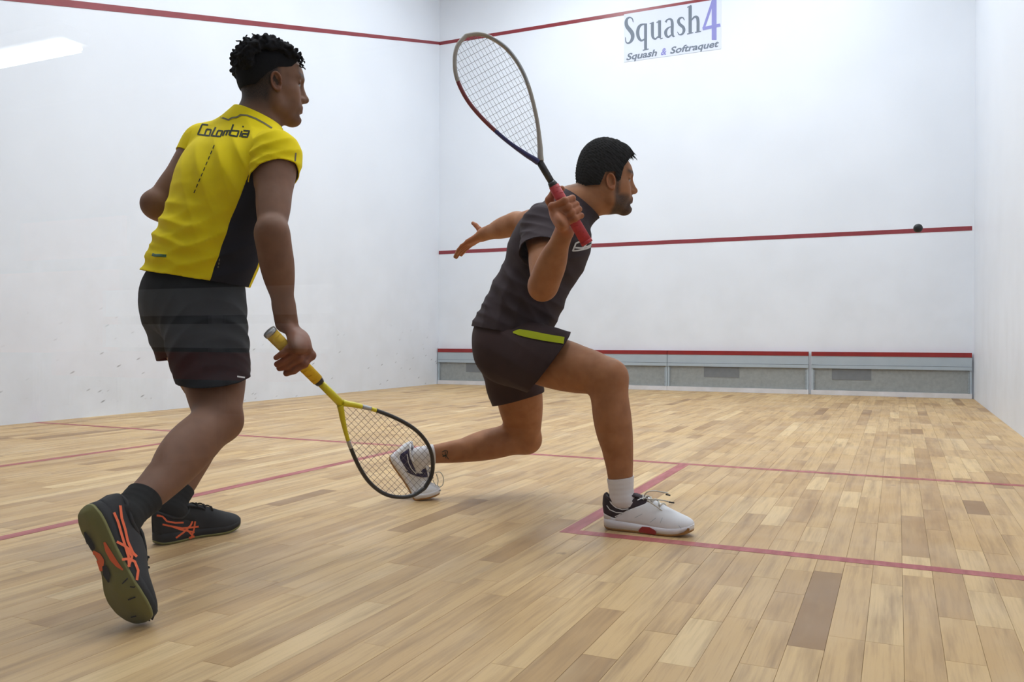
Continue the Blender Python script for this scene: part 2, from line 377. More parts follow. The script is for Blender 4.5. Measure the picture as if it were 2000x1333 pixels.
def decal(name, tree, lines, width, mat, parent, step=5, lift=.0007, curve=True):
    """print on a surface: photo polylines laid on the surface they are printed on"""
    V, F = [], []
    for ln in lines:
        w = width
        if len(ln[0]) == 3: w = [q[2] for q in ln]; ln = [q[:2] for q in ln]
        A, B = ribbon(ln, w, step); row = []; K = 6
        for i in range(len(A)):
            r = []
            for k in range(K+1):
                px = A[i]+(B[i]-A[i])*k/K; d = Vector(ray(*px)).normalized(); hit = tree.ray_cast(Vector(CAM), d)
                if hit[0] is None: r.append(-1); continue
                n = hit[1] if hit[1].dot(d) < 0 else -hit[1]
                r.append(len(V)); V.append(np.array(hit[0]+n*lift-d*lift*.5))
            row.append(r)
        for r0, r1 in zip(row[:-1], row[1:]):
            for k in range(K):
                q = (r0[k], r0[k+1], r1[k+1], r1[k])
                if min(q) >= 0 and max(np.linalg.norm(V[q[0]]-V[q[2]]), np.linalg.norm(V[q[1]]-V[q[3]])) < .03: F.append(q)
    if V:                                                          # drop points no face uses
        us = sorted({i for q in F for i in q}); mp = {u: i for i, u in enumerate(us)}; V = [V[i] for i in us]; F = [tuple(mp[i] for i in q) for q in F]
    if not V: print('decal missed', name); return None
    return mesh(name, V, F, mat, parent, True)

# ================================================================== SETTING
GAP = .012
fl = struct(box('floor', 0, W, 0, L, -.08, -.004, 'seam_dark'), 'light hardwood strip floor of the squash court'); fl['origin'] = [0, 0, 0]
PW = .0711; rows = int(round(W/PW)); PW = W/rows
planks = []
for i in range(rows):
    y = -random.random()*.8
    while y < L:
        ln = random.choice((.22, .28, .35, .45, .5, .6, .75, .95)); y0, y1 = max(y, 0), min(y+ln, L)
        if y1-y0 > .02: planks.append((i*PW, (i+1)*PW, y0, y1, min(1, max(0, random.gauss(.62, .17) if random.random() > .05 else random.uniform(.0, .25))), random.random(), random.random()))
        y += ln
def pscore(q):
    c = np.array([(q[0]+q[1])/2, (q[2]+q[3])/2, 0])-CAM; z = c@CF
    if z < .6: return 0
    px = 1000+FPX*(c@CR)/z; py = 666.5-FPX*(c@CU)/z; half = 350*(q[3]-q[2])/z
    if px < -60 or px > 2060 or py > 1333+half: return 0
    return (q[3]-q[2])*(q[1]-q[0])/z**3
planks.sort(key=pscore, reverse=True)
def plankv(q):
    g = .00022; x0, x1, y0, y1 = q[0]+g, q[1]-g, q[2]+g, q[3]-g; c = .0005; z = random.uniform(-.00015, .00015)
    return [(x0, y0, -.004), (x1, y0, -.004), (x1, y1, -.004), (x0, y1, -.004), (x0, y0, z-c), (x1, y0, z-c), (x1, y1, z-c), (x0, y1, z-c),
            (x0+c, y0+c, z), (x1-c, y0+c, z), (x1-c, y1-c, z), (x0+c, y1-c, z)]
PF = [(0, 1, 5, 4), (1, 2, 6, 5), (2, 3, 7, 6), (3, 0, 4, 7), (4, 5, 9, 8), (5, 6, 10, 9), (6, 7, 11, 10), (7, 4, 8, 11), (8, 9, 10, 11)]
def tone(me, cols):
    a = me.color_attributes.new('tone', 'FLOAT_COLOR', 'POINT'); a.data.foreach_set('color', np.asarray(cols, np.float32).ravel())
for q in planks[:300]:
    o = mesh('plank', plankv(q), PF, 'plank_wood', fl); tone(o.data, [(q[4], q[5], q[6], 1)]*12)
V, F = join([(plankv(q), PF) for q in planks[300:]])
o = mesh('far_planks', V, F, 'plank_wood', fl); o['kind'] = 'stuff'; tone(o.data, np.repeat([(q[4], q[5], q[6], 1) for q in planks[300:]], 12, axis=0))

wl = struct(box('wall_left', -.15, 0, 0, L+.15, -.08, H, 'wall_scuffed'), 'white plastered left wall of the squash court')
wr = struct(box('wall_right', W, W+.15, 0, L+.15, -.08, H, 'wall_white'), 'white right wall at the edge of the picture')
wf = struct(box('wall_front', 0, W, L, L+.15, -.08, H, 'wall_white'), 'white front wall of the squash court')
struct(box('ceiling', -.15, W+.15, 0, L+.15, H, H+.1, 'ceiling_white'))
wb = struct(box('wall_back', 0, W, -.012, 0, .0, 2.6, 'pane_glass'), 'clear glass back wall in front of the camera')
struct(box('wall_back_upper', -.15, W+.15, -.15, 0, 2.6, H, 'ceiling_white'))
# painted lines on the walls
def zf(px, py): return on(px, py, 1, L)[2]
def quadslab(name, pts, nrm, th, mat):
    P = [np.array(p) for p in pts]; n = np.array(nrm)*th
    v = P+[p+n for p in P]; return struct(mesh(name, v, BOXF, mat))
zs0, zs1 = (zf(858, 496.5)+zf(1903, 451))/2, (zf(858, 490)+zf(1903, 442))/2
for nm, z0, z1, lab in (('trim_1', zf(858, 88.5), zf(858, 82), 'red out line painted across the front wall'), ('trim_2', zs0, zs1, 'red service line painted across the front wall')):
    struct(mesh(nm, boxv(.0, W-.003 if nm == 'trim_1' else W-.02, L-.003, L, z0, z1), BOXF, 'line_red'), lab)
# sloping out line on the left wall: from the front wall line down towards the back
zA, zB = zf(858, 87.5), zf(858, 82)
pB0 = on(170, 4, 0, 0.); pB1 = on(170, 17.5, 0, 0.)
def ext(z, pb, y): return z+(pb[2]-z)*(y-L)/(pb[1]-L)
struct(mesh('trim_3', [(0, .1, ext(zA, pB1, .1)), (.003, .1, ext(zA, pB1, .1)), (.003, L-.003, zA), (0, L-.003, zA), (0, .1, ext(zB, pB0, .1)), (.003, .1, ext(zB, pB0, .1)), (.003, L-.003, zB), (0, L-.003, zB)], BOXF, 'line_red'), 'red out line sloping along the left wall')
# floor lines
YS, YB = 3.84, 2.235; lw = .05
XB = on(1175, 1000, 2, 0)[0]; XB = (XB+on(1300, 930, 2, 0)[0])/2; XL = (on(60, 901, 2, 0)[0]+on(300, 871, 2, 0)[0])/2; XH = (on(60, 1039, 2, 0)[0]+on(600, 920, 2, 0)[0])/2
def fline(nm, x0, x1, y0, y1, lab): struct(box(nm, x0, x1, y0, y1, .0003, .0007, 'floor_line'), lab)
fline('trim_4', .01, W-.01, YS-lw/2, YS+lw/2, 'worn red short line across the wooden floor')
fline('trim_5', XH-lw/2, XH+lw/2, .02, YS-lw/2, 'worn red half-court line on the floor at left')
fline('trim_6', XB-lw/2, XB+lw/2, YB-lw/2, YS-lw/2, 'worn red side line of the right service box')
fline('trim_7', XB+lw/2, W-.01, YB-lw/2, YB+lw/2, 'red rear line of the right service box in the foreground')
fline('trim_8', XL-lw/2, XL+lw/2, YB-lw/2, YS-lw/2, 'faint red side line of the left service box')
fline('trim_9', .01, XL-lw/2, YB-lw/2, YB+lw/2, 'faint red rear line of the left service box')

# tin along the foot of the front wall, four units
def xf(px): return on(px, 720, 1, L)[0]
ztop = (zf(858, 682)+zf(1900, 689))/2; zr = (zf(858, 688.5)+zf(1900, 698))/2; zl1 = zf(1900, 717.5); zl2 = zf(1900, 723); zb = .035
xs = [.012, xf(1305)-1.62 if False else None]
x3, x4 = xf(1305), xf(1582)
xs = [(.015, x3/2-.003), (x3/2+.003, x3-.003), (x3+.003, x4-.012), (x4+.02, W-.02)]
labs = ['grey tin unit with red top strip at the left corner of front wall', 'grey tin unit with red top behind the dark-clothed player', 'grey tin unit with dark patch, second from right on front wall', 'grey tin unit with dark patch beside the right wall']
for (xa, xb), lab in zip(xs, labs):
    e = empty('tin_unit', ((xa+xb)/2, L-.06, 0), lab, 'tin board', 'tin units along the front wall')
    y0 = L-.05
    box('red_strip', xa, xb, y0-.004, L-.001, zr, ztop, 'tin_red', e); box('upper_board', xa, xb, y0, L-.001, zl1+.003, zr, 'tin_board', e)
    box('seam', xa, xb, y0+.004, L-.001, zl1-.0, zl1+.003, 'seam_dark', e); box('ledge', xa, xb, y0-.006, L-.001, zl2-.006, zl1, 'tin_board', e)
    box('lower_sheet', xa+.01, xb-.01, y0+.02, L-.001, zb+.02, zl2-.006, 'tin_sheet', e); box('post', xa, xa+.02, y0+.006, L-.001, zb, zl2-.006, 'tin_board', e); box('post', xb-.02, xb, y0+.006, L-.001, zb, zl2-.006, 'tin_board', e)
    nn = 14; bx = [boxv(s, s+.014, y0+.002, y0+.007, zb+.03+(zl2-zb-.05)*i/nn, zb+.03+(zl2-zb-.05)*(i+.5)/nn) for s in (xa+.02, xb-.034) for i in range(nn)]
    for b in bx: mesh('clip', b, BOXF, 'tin_board', e)
    box('plinth', xa-.002, xb+.002, y0-.004, L-.001, 0.001, zb+.018, 'plinth_white', e)
    pa = xa+(xb-xa)*.135 if lab.endswith('right wall') else xa+(xb-xa)*.27
    box('dark_patch', pa, pa+(xb-xa)*.255, y0+.017, y0+.021, zl2-.006-.125, zl2-.010, 'tin_patch', e)

# sign on the front wall (lettering follows crop px: 7.692 x photo px from (1180,0))
def cp(x, y): return (1180+x/7.692, y/7.692)
TL = on(*cp(300, 215), 1, L-.004); BR = on(*cp(1755, 735), 1, L-.004); BL = on(*cp(300, 935), 1, L-.004)
sg = empty('wall_sign', ((TL[0]+BR[0])/2, L-.004, BL[2]), 'pale sign reading Squash4, Squash & Softraquet on the front wall', 'sign')
box('backing_sheet', TL[0], BR[0], L-.004, L-.0005, BL[2], TL[2], 'poster', sg)
def strokes(name, sts, mat, y):
    V, F = [], []
    for st in sts:
        if len(st) > 2: st = spline(st, 6)
        A, B = ribbon([q[:2] for q in st], [q[2] for q in st], 25); n = len(V); y -= .0004      # overlapping strokes never share a plane
        for a, b in zip(A, B): V += [on(*cp(*a), 1, y), on(*cp(*b), 1, y)]
        F += [(n+2*i, n+2*i+1, n+2*i+3, n+2*i+2) for i in range(len(A)-1)]
    return mesh(name, V, F, mat, sg)
G = {'S': [[(436, 335, 12), (424, 285, 18), (385, 262, 22), (345, 285, 36), (330, 340, 50), (345, 400, 58), (385, 450, 62), (422, 505, 60), (426, 570, 52), (400, 625, 38), (360, 650, 24), (328, 630, 18), (320, 560, 10)]],
     'q': [[(640, 375, 14), (585, 365, 24), (530, 395, 42), (504, 470, 50), (512, 550, 48), (548, 606, 34), (590, 600, 24), (622, 565, 16)], [(622, 352, 44), (622, 745, 44)], [(580, 756, 15), (668, 736, 15)]],
     'u': [[(725, 340, 44), (725, 500, 44), (734, 562, 38), (770, 584, 28), (812, 548, 18)], [(682, 358, 15), (745, 334, 15)], [(832, 305, 44), (832, 570, 44)], [(786, 338, 15), (852, 310, 15)], [(840, 583, 15), (880, 572, 15)]],
     'a': [[(922, 335, 34), (950, 296, 22), (1000, 290, 34), (1022, 340, 44), (1022, 490, 44), (1038, 545, 26), (1060, 542, 14)], [(1018, 395, 14), (962, 420, 24), (926, 470, 44), (930, 528, 42), (965, 555, 30), (1012, 520, 18)]],
     's': [[(1207, 305, 12), (1182, 266, 20), (1138, 275, 32), (1115, 320, 44), (1140, 370, 46), (1185, 408, 46), (1199, 460, 42), (1172, 512, 30), (1128, 520, 18), (1100, 478, 10)]],
     'h': [[(1292, 88, 50), (1292, 495, 50)], [(1247, 112, 15), (1310, 78, 15)], [(1245, 512, 14), (1338, 490, 14)], [(1312, 305, 16), (1352, 258, 28), (1394, 260, 44), (1410, 320, 46), (1410, 480, 46)], [(1365, 488, 14), (1455, 470, 14)]]}
for ch, st in G.items(): strokes('letter', st, 'ink_grey', L-.0052)
strokes('numeral', [[(1652, -40, 72), (1652, 600, 72)], [(1645, -20, 40), (1495, 425, 36)], [(1478, 432, 46), (1745, 375, 46)]], 'ink_purple', L-.0056)
def textv(s, shear=.25):
    c = bpy.data.curves.new('t', 'FONT'); c.body = s; c.offset = .028; c.resolution_u = 3; ob = bpy.data.objects.new('t', c); COL.objects.link(ob)
    me = bpy.data.meshes.new_from_object(ob); v = np.array([q.co[:] for q in me.vertices]); f = [tuple(p.vertices) for p in me.polygons]
    bpy.data.objects.remove(ob); bpy.data.curves.remove(c); v[:, 0] += v[:, 1]*shear; return v, f
for s, x0, x1, mat in (('Squash', 332, 795, 'ink_grey'), ('&', 852, 938, 'ink_purple'), ('Softraquet', 990, 1725, 'ink_grey')):
    v, f = textv(s); lo = v[:, 0].min(); v[:, 0] = (v[:, 0]-lo)/(v[:, 0].max()-lo)
    def pt(q):
        x = x0+(x1-x0)*q[0]; yb = 905-(x-335)*.148; return on(*cp(x, yb-q[1]*140), 1, L-.0052)
    mesh('lettering', [pt(q) for q in v], f, mat, sg)

# ceiling lamps of the court (above the picture) and the lobby behind the camera (seen as reflections in the glass)
for i, (x, y) in enumerate(LAMPS):
    e = empty('ceiling_lamp', (x, y, H), 'fluorescent ceiling lamp above the squash court', 'lamp', 'court ceiling lamps')
    box('housing', x-.3, x+.3, y-.75, y+.75, H-.1, H, 'metal_grey', e); box('diffuser', x-.28, x+.28, y-.73, y+.73, H-.115, H-.1, 'tube_glow', e)
struct(box('floor_lobby', -3, 9, -5, -.012, -.1, 0, 'lobby_floor')); struct(box('ceiling_lobby', -3, 9, -5, -.15, 2.75, 2.85, 'lobby_wall')); struct(box('wall_lobby', -3, 9, -5.1, -5, 0, 2.75, 'lobby_wall'))
struct(box('wall_lobby_left', -3.1, -3, -5, -.012, 0, 2.75, 'lobby_wall')); struct(box('wall_lobby_right', 9, 9.1, -5, -.012, 0, 2.75, 'lobby_wall'))
struct(box('wall_lobby_corner', -3, -.15, -.15, 0, 0, 2.75, 'lobby_wall')); struct(box('wall_lobby_side', W+.15, 9, -.15, 0, 0, 2.75, 'lobby_wall'))
for i, (x, y, z) in enumerate(LOBBY_LAMPS):
    e = empty('tube_lamp', (x, y, 2.75), ['twin-tube lobby lamp mirrored in the glass at upper left', 'middle lobby tube lamp behind the camera', 'lobby tube lamp behind the camera, near right wall'][i], 'lamp', 'lobby tube lamps')
    box('housing', x-.62, x+.62, y-.11, y+.11, 2.66, 2.75, 'ceiling_white', e)
    for s in (-.05, .05): v, f = tube([(x-.6, y+s, 2.63), (x+.6, y+s, 2.63)], .018, 10); mesh('tube', v, f, 'tube_glow', e, True)
bz = [mirrored(400, y, 1, -3.06)[2] for y in (735, 688, 680, 633, 616, 562)]; bx = mirrored(200, 600, 1, -3.06)[0], mirrored(640, 600, 1, -3.06)[0]
e = empty('bench_stand_in', ((bx[0]+bx[1])/2, -2.9, 0), 'added grey and red stand-in for the bands mirrored in the glass', 'bench_stand_in')  # invented seating, added only to reflect as horizontal bands in the glass
for z0, z1 in ((bz[2], bz[3]), (bz[4], bz[5])): box('back_board', bx[0], bx[1], -3.1, -3.06, z0, z1, 'stand_in_grey', e)
box('seat', bx[0], bx[1], -3.05, -2.75, bz[0], bz[1], 'stand_in_red', e)
for x in (bx[0]+.1, (bx[0]+bx[1])/2, bx[1]-.1): box('leg', x-.03, x+.03, -3.04, -2.80, 0, bz[0], 'metal_grey', e); box('back_post', x-.03, x+.03, -3.14, -3.1, 0, bz[5], 'metal_grey', e)
e = empty('board_stand_in', (mirrored(120, 560, 1, -3.4)[0], -3.42, 0), 'added red stand-in for the pink patches mirrored in the glass at far left', 'board')  # invented red panels, added to tint the far-left reflection pink
for y0, y1, x0, x1 in ((505, 430, 40, 240), (690, 530, -40, 225)):
    box('panel', mirrored(x0, 560, 1, -3.4)[0], mirrored(x1, 560, 1, -3.4)[0], -3.43, -3.4, mirrored(120, y0, 1, -3.4)[2], mirrored(120, y1, 1, -3.4)[2], 'stand_in_orange', e)
for px in (60, 200): x = mirrored(px, 560, 1, -3.4)[0]; box('post', x-.02, x+.02, -3.46, -3.43, 0, mirrored(120, 430, 1, -3.4)[2], 'metal_grey', e)

# ================================================================== PEOPLE
def head_prims(o, fx, ly, uz, s=1.0):
    """head in its own frame: fx forward, ly left, uz up, o between the ears"""
    M = np.array([fx, ly, uz])
    def q(x, y, z): return o+s*(fx*x+ly*y+uz*z)
    def E(x, y, z, r, k=.02, op=1, ax=M): return ell(q(x, y, z), ax, [v*s for v in r], k*s, op)
    def C(a, b, ra, rb, k=.015, op=1): return cone(q(*a), q(*b), ra*s, rb*s, k*s, op)
    P = [E(-.002, 0, .045, (.093, .071, .082)), E(-.024, 0, .02, (.069, .063, .072), .03), E(.030, 0, -.015, (.062, .051, .080), .03),
         E(.052, 0, .047, (.045, .046, .043), .03)]
    for sd in (1, -1):
        P += [C((.0, .058*sd, -.032), (.010, .052*sd, -.064), .012, .012, .03), C((.010, .052*sd, -.064), (.074, .014*sd, -.091), .012, .010, .025),
              C((.060, .043*sd, -.008), (.02, .058*sd, -.006), .012, .009, .025), E(.050, .034*sd, -.038, (.030, .020, .030), .03),
              C((.091, .014*sd, .035), (.074, .043*sd, .036), .009, .008, .014)]
    P += [E(.083, 0, -.090, (.017, .019, .014), .02), C((.030, 0, -.074), (.066, 0, -.090), .024, .012, .03)]
    P += [E(.0815, 0, -.056, (.021, .027, .026), .02)]
    for sd in (1, -1): P += [E(.094, .031*sd, .014, (.017, .019, .013), .016, -1)]
    P += [C((.084, 0, .018), (.098, 0, -.018), .0095, .0125, .014), C((.092, 0, .026), (.1125, 0, -.015), .0078, .0082, .012), E(.1135, 0, -.0205, (.0100, .0098, .0090), .010), E(.098, .011, -.025, (.012, .008, .008), .008), E(.098, -.011, -.025, (.012, .008, .008), .008)]
    for sd in (1, -1): P += [C((.0940, .018*sd, -.0515), (.0972, 0, -.0478), .0045, .0058, .008), C((.0915, .016*sd, -.0590), (.0952, 0, -.0612), .0045, .0062, .008)]
    P += [C((.105, .016, -.0547), (.105, -.016, -.0547), .0022, .0022, .004, -1), E(.096, 0, -.0740, (.007, .02, .005), .012, -1)]
    for sd in (1, -1):                                            # upper and lower eyelids
        P += [C((.083, .018*sd, .0205), (.077, .045*sd, .019), .0058, .0055, .006), C((.081, .020*sd, .0005), (.075, .043*sd, .002), .005, .0048, .006)]
    for sd in (1, -1):                                            # ears: plate, helix, lobe, hollow
        ea = nz(fx*.35*0+ly*sd*.94-fx*.34); eu = nz(uz*.97-fx*.2); eu = perp(eu, ea); ef = np.cross(eu, ea)
        c = q(-.002, .0755*sd, -.002); ax = [ef, eu, ea]
        sgn = 1 if (ef@fx) > 0 else -1
        P.append(ell(c, ax, [.0150*s, .0275*s, .0065*s], .008*s))
        P.append(ell(c+s*(ef*sgn*.003+eu*-.003+ea*.0075), ax, [.0088*s, .0150*s, .0085*s], .003*s, -1)); P.append(ell(c+s*(ef*sgn*-.003+eu*.010+ea*.0085), ax, [.0070*s, .0110*s, .0060*s], .003*s, -1))
        pts = [c+s*(ef*sgn*.0145*math.cos(t)+eu*.0270*math.sin(t)+ea*.0065) for t in np.linspace(math.radians(10), math.radians(255), 13)]
        for a, b in zip(pts[:-1], pts[1:]): P.append(cone(a, b, .0037*s, .0037*s, .002*s))
        P.append(ell(c+s*(eu*-.0245+ef*sgn*.003+ea*.004), ax, [.0070*s, .0080*s, .0045*s], .005*s)); P.append(ell(c+s*(ef*sgn*.0125+eu*-.004+ea*.005), ax, [.0035*s, .006*s, .0035*s], .004*s))
    return P, q
def limb_arm(sh, el, wr, s=1.0, up=None):
    d1, d2 = nz(el-sh), nz(wr-el); bend = nz(np.cross(d1, d2)+1e-6); out = nz(np.cross(d1, bend))
    P = [ball(sh, .056*s, .03), cone(sh, el, .046*s, .037*s, .03), ell(sh+(el-sh)*.52-out*.008, [d1, bend, out], [.105*s, .041*s, .046*s], .03),
         ell(sh+(el-sh)*.15, [d1, bend, out], [.085*s, .054*s, .056*s], .04), ball(el, .037*s, .02), ball(el+out*.012*1, .026*s, .015)]
    P += [cone(el, wr, .038*s, .0255*s, .02), ell(el+(wr-el)*.28, [d2, bend, np.cross(d2, bend)], [.10*s, .043*s, .040*s], .03), econe(el+(wr-el)*.8, wr, (.029*s, .023*s), (.029*s, .021*s), up if up is not None else bend, .015)]
    return P
def limb_leg(hip, kn, an, fwd, s=1.0):
    d1, d2 = nz(kn-hip), nz(an-kn); f1 = perp(fwd, d1); s1 = np.cross(d1, f1); f2 = nz(np.cross(s1, d2)); s2 = np.cross(d2, f2)   # the shin's front follows the knee's hinge
    P = [cone(hip, kn, .084*s, .052*s, .04), ell(hip+(kn-hip)*.42+f1*.018, [d1, f1, s1], [.20*s, .066*s, .074*s], .05), ell(hip+(kn-hip)*.5-f1*.02, [d1, f1, s1], [.19*s, .058*s, .066*s], .05),
         ell(kn-d1*.075+f1*.014+s1*.026, [d1, f1, s1], [.07*s, .034*s, .034*s], .03), ell(kn-d1*.085+f1*.014-s1*.026, [d1, f1, s1], [.07*s, .034*s, .034*s], .03),
         ball(kn, .051*s, .03), ell(kn+nz(f1+f2)*.028, [nz(d1+d2), nz(f1+f2), np.cross(nz(d1+d2), nz(f1+f2))], [.032*s, .026*s, .027*s], .02)]
    P += [cone(kn, an, .049*s, .030*s, .03), ell(kn+(an-kn)*.30-f2*.020, [d2, f2, s2], [.125*s, .046*s, .052*s], .04), ell(kn+(an-kn)*.34-f2*.016+s2*.02, [d2, f2, s2], [.10*s, .036*s, .03*s], .03),
          ell(kn+(an-kn)*.4+f2*.012, [d2, f2, s2], [.16*s, .034*s, .036*s], .04), cone(an-d2*.14-f2*.022, an-f2*.022, .017*s, .013*s, .03), ball(an+s2*.022, .012*s, .02), ball(an-s2*.022, .012*s, .02)]
    return P
def torso(pel, che, nb, rp, rc, shR, shL, s=1.0):
    up1, up2 = nz(che-pel), nz(nb-che); f1 = np.cross(up1, rp); f1 = nz(f1); f2 = nz(np.cross(up2, rc))
    mid = pel*.5+che*.5
    P = [ell(pel, [rp, up1, f1], [.162*s, .115*s, .112*s], .05), econe(pel, mid, (.150*s, .108*s), (.138*s, .102*s), rp, .06), econe(mid, che, (.138*s, .102*s), (.158*s, .118*s), rc*.7+rp*.3, .06),
         ell(che+up2*.02, [rc, up2, f2], [.165*s, .15*s, .120*s], .06), econe(che+up2*.1, nb-up2*.05, (.145*s, .095*s), (.10*s, .07*s), rc, .06)]
    for sh in (shR, shL):
        P += [cone(nb-up2*.035, sh-nz(sh-nb)*.02-up2*.008, .048*s, .043*s, .05), ell(che*.45+sh*.55-up2*.02, [nz(sh-che), f2, np.cross(nz(sh-che), f2)], [.10*s, .085*s, .10*s], .06)]
    return P
def grip_hand(wr, c, a, n, bdir, rh, s=1.0, spread=(.031, .011, -.009, -.028), ang=(28, 105, 178, 238), loose=0.0, thumb=None, point=False):
    """right hand closed round a handle: a = handle axis to racket head, n = handle -> palm, bdir = side the fingers wrap over"""
    a = nz(a); n = perp(n, a); b = np.cross(a, n); b = b if b@bdir > 0 else -b; P = []; mcps = []
    rr = [rh+.019, rh+.014+loose, rh+.0115+loose*1.8, rh+.0105+loose*3]
    for i, sp in enumerate(spread):
        ln = (1, 1.06, 1.0, .84)[i]; J = []
        for j, th in enumerate(ang):
            t = math.radians(ang[0]+(th-ang[0])*(ln if j > 1 else 1)); slope = (-.004*j if i < 2 else -.002*j)
            if point and i == 0: slope = .011*j
            J.append(c+a*(sp+slope)*s+(n*math.cos(t)+b*math.sin(t))*rr[j]*s)
        mcps.append(J[0]); r = (.0100, .0102, .0098, .0086)[i]*s
        P += [cone(J[0], J[1], r*1.08, r, .004), cone(J[1], J[2], r, r*.93, .004), cone(J[2], J[3], r*.93, r*.82, .004), ball(J[1], r*1.08, .004)]
    Q = []
    for i, m in enumerate(mcps):
        w0 = wr+(a*(.018, .006, -.006, -.016)[i])*s; Q += [cone(w0, m, .0135*s, .0115*s, .012), ball(m, .0122*s, .008)]
    base = wr*.55+(c+a*.03*s+n*(rh+.016)*s)*.45-b*.020*s+a*.012*s
    T = thumb if thumb else [(-38, .030, .022), (-95, .040, .012), (-150, .034, .011)]
    J = [base]+[c+a*z*s+(n*math.cos(math.radians(t))+b*math.sin(math.radians(t)))*(rh+rd)*s for t, z, rd in T]
    Q += [cone(wr+a*.012*s-b*.004*s, J[0], .0145*s, .0145*s, .012), cone(J[0], J[1], .0145*s, .0122*s, .01), cone(J[1], J[2], .0118*s, .0108*s, .006), cone(J[2], J[3], .0108*s, .009*s, .004)]
    Q += [ell((wr+mcps[1]+mcps[2]+mcps[1])/4, [nz(mcps[1]-wr), a, np.cross(nz(mcps[1]-wr), a)], [.045*s, .036*s, .016*s], .015)]
    return Q+P
def open_hand(wr, d, up, s=1.0, curl=(8, 14, 12), fan=9, side=1, thumb_dir=None):
    """relaxed open hand: d points along the hand, up leaves the back of the hand, thumb on side*cross"""
    d = nz(d); up = perp(up, d); lat = np.cross(d, up)*side; P = []
    for i in range(4):
        o = (.028, .009, -.010, -.027)[i]; L0 = (.082, .085, .080, .072)[i]; seg = [(.043, .026, .020), (.047, .030, .022), (.044, .028, .021), (.034, .021, .018)][i]
        m = wr+(d*L0+lat*o)*s; an = math.radians((fan, fan*.3, -fan*.4, -fan*1.3)[i]); dd = nz(d*math.cos(an)+lat*math.sin(an)); uu = perp(up, dd); J = [m]; t = 0
        for q, cu in zip(seg, curl): t += math.radians(cu*(1+.25*i)); J.append(J[-1]+(dd*math.cos(t)-uu*math.sin(t))*q*s)
        r = (.0092, .0094, .009, .008)[i]*s
        P += [cone(wr+lat*o*.55*s, m, .015*s, .0112*s, .012), cone(J[0], J[1], r*1.1, r, .005), cone(J[1], J[2], r, r*.92, .004), cone(J[2], J[3], r*.92, r*.8, .004)]
    td = nz(thumb_dir) if thumb_dir is not None else nz(d*.55+lat*.8-up*.2)
    b = wr+(d*.028+lat*.028)*s; P += [cone(wr+lat*.012*s, b, .017*s, .016*s, .012), cone(b, b+td*.040*s, .0145*s, .0112*s, .01), cone(b+td*.040*s, b+(td*.063+d*.008)*s, .0112*s, .0098*s, .005), cone(b+(td*.063+d*.008)*s, b+(td*.080+d*.018)*s, .0098*s, .008*s, .004)]
    return P
def build_body(name, prims, fine, mat, parent, attrs):
    """one continuous skin: coarse mesh everywhere, finer cells in the head and hand boxes"""
    A, lo, h = field(prims, .0055); V, F = nets(A, lo, h); V = smooth(V, F, 1)
    keep = np.ones(len(F), bool); c = V[F].mean(1)
    for l, u in fine: keep &= ~np.all((c > l+.004) & (c < u-.004), axis=1)
    VV, FF = [V], [F[keep]]; n = len(V)
    for l, u in fine:
        v, f = shape(prims, .0024, 1, np.array(l), np.array(u)); VV.append(v); FF.append(f+n); n += len(v)
    V = np.vstack(VV); F = np.vstack(FF); used = np.unique(F); mp = np.full(len(V), -1); mp[used] = np.arange(len(used)); V = V[used]; F = mp[F]
    o = mesh(name, V, F, mat, parent, True)
    for k, fn in attrs.items():
        a = o.data.attributes.new(k, 'FLOAT', 'POINT'); a.data.foreach_set('value', np.clip(fn(V), 0, 1).astype(np.float32))
    return o, V, F
def sst(x, a, b): t = np.clip((x-a)/(b-a), 0, 1); return t*t*(3-2*t)
def boxof(pts, m): P = np.array(pts); return P.min(0)-m, P.max(0)+m
def wob(V, N, amps):
    """cloth folds: travelling ridges, amps = [(direction, wavelength, phase, amplitude, centre, reach)]"""
    d = np.zeros(len(V))
    for dr, wl, ph, am, ce, rc in amps:
        e = (V-ce)@nz(dr); g = np.exp(-np.sum((V-ce)**2, 1)/(rc*rc)); w = .35*np.sin((V-ce)@np.array([31., 17., 23.])*.6+ph)
        d += am*g*(1-np.abs(np.sin(e*math.pi/wl+ph+w)))
    return V+N*d[:, None]

